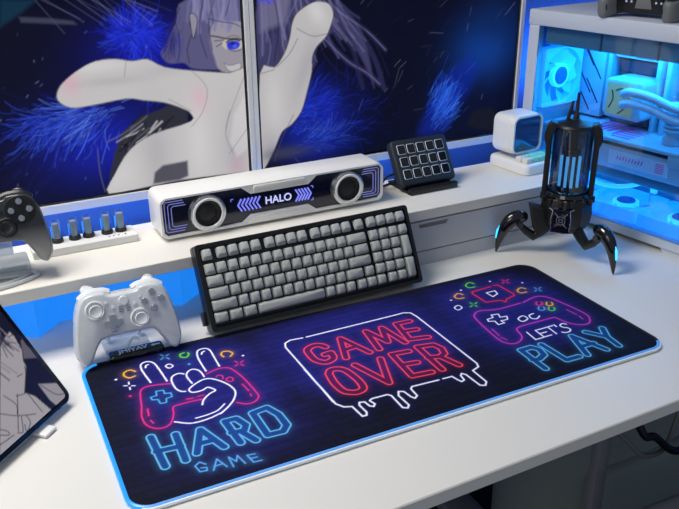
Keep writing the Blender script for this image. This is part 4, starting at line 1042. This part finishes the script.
pump = obj('cooler_pump', slab(rrect(-.218, .205, -.126, .286, .012, 5), -.184, -.100, .006, 3, Matrix(((0, 0, -1, 0), (1, 0, 0, 0), (0, 1, 0, 0), (0, 0, 0, 1)))), M['inner'], pc)
obj('pump_display', slab(rrect(-.198, .212, -.134, .278, .006, 4), -.101, -.0992, 0, 1, Matrix(((0, 0, -1, 0), (1, 0, 0, 0), (0, 1, 0, 0), (0, 0, 0, 1)))), M['lime'], pump)
bm = bm_new()
for P in ([(.0985, -.142, .225), (.0985, -.150, .245), (.0985, -.146, .262)], [(.0985, -.165, .216), (.0985, -.182, .232), (.0985, -.188, .252)], [(.0985, -.155, .262), (.0985, -.168, .268), (.0985, -.176, .262)]):
    add_tube(bm, smooth(P, 5), .0014, 5)
obj('display_drawing', bm, M['ink'], pump)
for dz, dx in ((0, 0), (-.022, .006)):
    bm = bm_new(); add_tube(bm, smooth([(.108, -.176, .256 + dz), (.082, -.186, .263 + dz), (.066, -.215, .272 + dz), (.060, -.265, .270 + dz), (.058, -.325, .258 + dz), (.062, -.40, .262 + dz), (.08, -.44, .30)], 8), .0085, 12); obj('coolant_tube', bm, M['casedim'], pump)
bm = bm_new()
for k in range(6): add_tube(bm, [(.10 + .022 * math.cos(a), -.300 + .022 * math.sin(a), .210 + .0085 * k) for a in np.linspace(0, 2 * PI, 21)[:-1]], .0040, 8, True)
add_lathe(bm, [(0, .200), (.019, .200), (.019, .26), (0, .26)], 20, TR(.10, -.300, 0)); obj('ribbed_hose', bm, M['inner'], pc)
obj('hose_joint', lathe([(0, -.020), (.012, -.017), (.020, -.006), (.020, .006), (.012, .017), (0, .020)], 20, TR(.10, -.296, .188)), M['inner'], pc)
# graphics card
gpu = obj('graphics_card', box((.052, -.365, .116), (.183, -.02, .162), .003, 2), M['inner'], pc)
obj('back_plate', box((.046, -.372, .172), (.183, -.02, .180), .002, 1), M['inner'], gpu)
obj('shadow_gap', box((.058, -.34, .160), (.183, -.02, .173)), M['innerdark'], gpu)
obj('shroud_corner', box((.046, -.372, .150), (.07, -.322, .173), .003, 2), M['inner'], gpu)
obj('side_strip', box((.0505, -.325, .127), (.053, -.19, .155), .0006, 1), M['label'], gpu)
bm = bm_new()
for k in range(4): add_box(bm, (.085, -.118 - .014 * k, .1800), (.165 - .006 * k, -.112 - .014 * k, .1806))
for k in range(5): add_box(bm, (.062 + .016 * k, -.226, .1800), (.067 + .016 * k, -.182, .1806))
add_box(bm, (.075, -.180, .1800), (.150, -.174, .1806))
obj('plate_print', bm, M['magenta'], gpu)
bm = bm_new()
for k in range(9): add_box(bm, (.0498, -.001, -.0035), (.0506, .001, .0035 + .001 * (k % 3)), 0, 1, TR(0, -.212 - .007 * k, .142) @ ROTX(.3))
for k in range(5): add_box(bm, (.0498, -.009, -.0006), (.0506, .009, .0006), 0, 1, TR(0, -.307, .133 + .0042 * k))
obj('side_print', bm, M['magenta'], gpu)
obj('lower_shroud', box((.060, -.38, .094), (.183, -.02, .118), .004, 2), M['innermid'], gpu)
obj('card_support', box((.124, -.262, .030), (.134, -.250, .096), .001, 1), M['casedim'], pc)
# radiator under the top cover
ra = obj('radiator', box((.014, -.43, .350), (.15, -.030, .384), .002, 1), M['teal'], pc)
for s0 in (.167, .292, .42): obj('fan_joint', box((.0125, -s0 - .002, .350), (.0145, -s0 + .002, .384)), M['innermid'], ra)
obj('vent_mesh', plate([(.016, .335), (.06, .335), (.06, .384), (.016, .384)], [[(.018 + .0065 * i, .3375 + .0065 * j), (.022 + .0065 * i, .3375 + .0065 * j), (.022 + .0065 * i, .3415 + .0065 * j), (.018 + .0065 * i, .3415 + .0065 * j)] for i in range(6) for j in range(7)], .005, .006, FRONT), M['hubblue'], pc)
# fans
def case_fan(mtx, r=.056):
    fr_ = plate(rrect(-.0615, -.0615, .0615, .0615, .008), [circle(0, 0, .0585, 40)], -.0125, .0125, mtx)
    f = obj('fan', fr_, M['fan'], pc)
    bm = bm_new()
    for k in range(9):
        a0 = 2 * PI * k / 9; v = []
        for i in range(7):
            rr = .020 + (r - .020) * i / 6; a = a0 + .55 * i / 6
            v.append([bm.verts.new((rr * math.cos(a + d), rr * math.sin(a + d), z)) for d, z in ((0, .006), (.30, -.001), (.56, -.006))])
        for A, B in zip(v, v[1:]):
            for q in range(2): bm.faces.new((A[q], A[q + 1], B[q + 1], B[q]))
    xf(bm.verts, mtx); obj('blades', bm, M['fan'], f)
    obj('light_ring', lathe([(.0185, -.004), (.0185, .0068), (.026, .0068), (.026, -.004)], 36, mtx), M['fancore'], f)
    obj('hub', lathe([(0, -.006), (.0186, -.006), (.0186, .009), (.017, .0105), (0, .0105)], 36, mtx), M['hubblue'], f)
    return f
case_fan(TR(.080, -.020, .276) @ FRONT)
for s0 in (.108, .234, .360): case_fan(TR(.069, -s0, .0455))
bm = bm_new(); add_tube(bm, smooth([(.16, -.06, .075), (.12, -.10, .066), (.085, -.145, .066), (.075, -.19, .071), (.078, -.232, .082), (.10, -.25, .09)], 8), .0045, 8); obj('light_tube', bm, M['cyanled'], pc)

# ------------------------------------------------------------------ three legged lantern speaker
bt = thing('tripod_lantern', 'black three legged robot lantern with glass tube and blue light rods', 'lamp', (.911, .331, 0), (0, 0, math.radians(-44.4)))
N8 = 10
obj('body', lathe([(0, .030), (.026, .030), (.040, .040), (.0475, .056), (.0495, .072), (.047, .090), (.044, .100), (.038, .106), (0, .108)], N8, TR(-.001, 0, 0), PI / N8), M['black'], bt, angle=15)
obj('collar', lathe([(.030, .100), (.0415, .100), (.0435, .105), (.0415, .111), (.037, .114), (.030, .114)], 28, TR(-.002, 0, 0)), M['gloss'], bt)
bm = bm_new()
for k in range(14):
    a = 2 * PI * k / 14; add_box(bm, (-.004, -.0035, -.006), (.004, .0035, .006), .001, 1, TR(-.001 + .0455 * math.cos(a), .0455 * math.sin(a), .096) @ ROTZ(a))
obj('armour_block', bm, M['matte'], bt)
FP = TR(-.008, -.0485, .012) @ FRONT @ Matrix.Diagonal((.85, .85, 1, 1))
gr = obj('front_grille', plate([(-.020, .036), (.020, .036), (.0235, .066), (.021, .090), (-.021, .090), (-.0235, .066)], [[(-.013, .046), (.013, .046), (.015, .066), (.013, .081), (-.013, .081), (-.015, .066)]], -.004, .004, FP), M['gloss'], bt)
bm = bm_new(); q = .0135
for P in ([(-q, .047, .003), (-q * .3, .058, .004)], [(q, .047, .003), (q * .3, .058, .004)], [(-q, .081, .003), (-q * .3, .070, .004)], [(q, .081, .003), (q * .3, .070, .004)]): add_tube(bm, P, .0013, 6)
add_tube(bm, [(x, y, .004) for x, y in rrect(-.0085, .055, .0085, .073, .003, 3)], .0011, 6, True)
add_tube(bm, [(x, y, .0045) for x, y in rrect(-.0035, .0605, .0035, .0675, .001, 2)], .001, 6, True)
for s in (-1, 1): add_tube(bm, [(s * .019, .040, .0045), (s * .021, .066, .005), (s * .018, .087, .0045), (s * .026, .091, .002)], .0012, 6)
xf(bm.verts, FP); obj('grille_bars', bm, M['metal'], gr)
obj('glass_tube', lathe([(.0350, .116), (.0350, .233), (.033, .235)], 36, TR(-.002, 0, 0)), M['tint'], bt)
obj('inner_base', lathe([(0, .108), (.031, .108), (.031, .112), (.026, .115), (.023, .121), (0, .121)], 24, TR(-.002, 0, 0)), M['gloss'], bt)
obj('inner_column', lathe([(0, .119), (.0125, .119), (.0125, .180), (.017, .183), (.017, .192), (.010, .197), (.009, .230), (.02, .233), (0, .233)], 20, TR(-.002, 0, 0)), M['gunmetal'], bt)
for x, y in ((-.0165, -.010), (-.006, -.019), (.005, -.019), (.0155, -.011), (.0, .02)):
    bm = bm_new(); add_tube(bm, [(x - .002, y, .121), (x - .002, y, .180)], .0026, 8); obj('light_rod', bm, M['whiteled'], bt)
cap = obj('top_cap', lathe([(0, .232), (.034, .232), (.036, .235), (.034, .239), (.020, .243), (.012, .245), (.009, .248), (0, .248)], 24, TR(-.002, 0, 0)), M['black'], bt)
bm = bm_new(); add_tube(bm, [(-.001, 0, .244), (-.001, 0, .256), (-.001, 0, .259), (-.001, 0, .296)], [.006, .005, .0034, .0026], 8); obj('antenna', bm, M['black'], cap)
bm = bm_new(); add_tube(bm, [(-.016, 0, .242), (-.009, 0, .280)], [.0036, .0018], 8); obj('antenna_blade', bm, M['matte'], cap)
for s in (-1, 1):
    P = [(.024, .238), (.040, .2425), (.0465, .235), (.0505, .221), (.0505, .209), (.0465, .198), (.0465, .150), (.0465, .108), (.040, .100), (.0365, .112), (.0365, .150), (.0370, .200), (.0350, .222)]
    obj('side_rail', slab([(-.002 + s * x, z) for x, z in P], -.013, .015, .002, 1, FRONT), M['black'], bt)
for o in [o for o in C.objects if o.type == 'MESH' and bt in (o.parent, o.parent.parent if o.parent else None)]: o.data.transform(TR(0, 0, .0165) @ Matrix.Diagonal((1, 1, .98, 1)))
for fx_, fy_ in ((-.121, -.038), (.093, -.085), (.027, .123)):
    rad = math.hypot(fx_, fy_); A = ROTZ(math.atan2(fy_, fx_)); k = rad / .127
    bm = bm_new(); add_tube(bm, [(.026, 0, .060), (.045, 0, .042), (.058, 0, .033), (.072, 0, .043), (.088 * k, 0, .058)], [.011, .010, .0095, .0075, .0055], 10); xf(bm.verts, A)
    lg = obj('leg', bm, M['black'], bt)
    bm = bm_new(); P = smooth([(.072, 0, .068), (.083, 0, .071), (.100, 0, .067), (.114, 0, .050), (.122, 0, .027), (.127, 0, .0012)], 5)
    R_ = np.interp(np.linspace(0, 1, len(P)), [0, .1, .25, .45, .65, .85, 1], [.003, .010, .0145, .0140, .0105, .006, .0012])
    add_tube(bm, [Vector((v[0] * k, 0, v[2])) for v in P], list(R_), 14)
    for v in bm.verts: v.co.y *= .85
    xf(bm.verts, A); obj('claw', bm, M['gloss'], lg)
    bm = bm_new(); add_tube(bm, [(.1190 * k, 0, .060), (.1265 * k, 0, .046), (.1290 * k, 0, .030)], [.0018, .0026, .0018], 8); xf(bm.verts, A); obj('claw_light', bm, M['cyanled'], lg)
    if fx_ < 0: obj('shoulder_plate', slab([(.030, .050), (.058, .046), (.070, .098), (.046, .092)], -.014, .014, .002, 1, A @ FRONT), M['matte'], lg)
    bm = bm_new(); add_tube(bm, [(.088 * k, -.014, .060), (.088 * k, .014, .060)], .006, 12); xf(bm.verts, A); obj('joint_pin', bm, M['gunmetal'], lg)

# ------------------------------------------------------------------ light
def area(name, loc, size, energy, col, rot=(0, 0, 0), parent=None):
    l = bpy.data.lights.new(name, 'AREA'); l.shape = 'RECTANGLE'; l.size, l.size_y = size; l.energy = energy; l.color = col
    o = bpy.data.objects.new(name, l); C.objects.link(o); o.rotation_euler = rot
    if parent is not None: o.parent = parent; o.location = loc
    else: o.location = (loc[0], loc[1], loc[2] + DESK)
    return o
area('ceiling_light', (-.38, .52, 1.45), (.9, .5), 27, (1., .955, .89))
area('front_fill_light', (-2.2, -1.2, 1.3), (1.4, 1.4), 15, (1., .97, .94), (math.radians(62), 0, math.radians(-62)))  # added soft fill for front-facing surfaces, no real window
area('case_top_light', (.085, -.235, .346), (.12, .36), 2.4, (.015, .42, 1.), (0, 0, 0), pc)
area('case_floor_light', (.10, -.22, .062), (.14, .38), 1.2, (.015, .42, 1.), (PI, 0, 0), pc)
area('wall_wash_light', (1.55, .80, .25), (.7, .12), 2.6, (.02, .22, 1.), (-PI / 2 - .2, 0, PI))  # added unseen blue light for the wall behind the case
w = bpy.data.worlds.new('room_light'); bpy.context.scene.world = w; w.use_nodes = True
w.node_tree.nodes['Background'].inputs[0].default_value = (.60, .68, .82, 1); w.node_tree.nodes['Background'].inputs[1].default_value = .34

# ------------------------------------------------------------------ camera
cam = bpy.data.cameras.new('camera'); co = bpy.data.objects.new('camera', cam); C.objects.link(co)
co.location = (-.10491, -.70319, .60693 + DESK); co.rotation_euler = (1.156128, .007992, -.480409)
cam.sensor_width = 36; cam.lens = 784.98 / 679 * 36; cam.clip_start = .02
sc = bpy.context.scene; sc.camera = co
sc.view_settings.view_transform = 'Standard'; sc.view_settings.look = 'None'; sc.view_settings.gamma = 1; sc.view_settings.exposure = 0
sc.view_settings.use_curve_mapping = False
sc.cycles.use_denoising = True; sc.cycles.transparent_max_bounces = 16; sc.cycles.max_bounces = 10
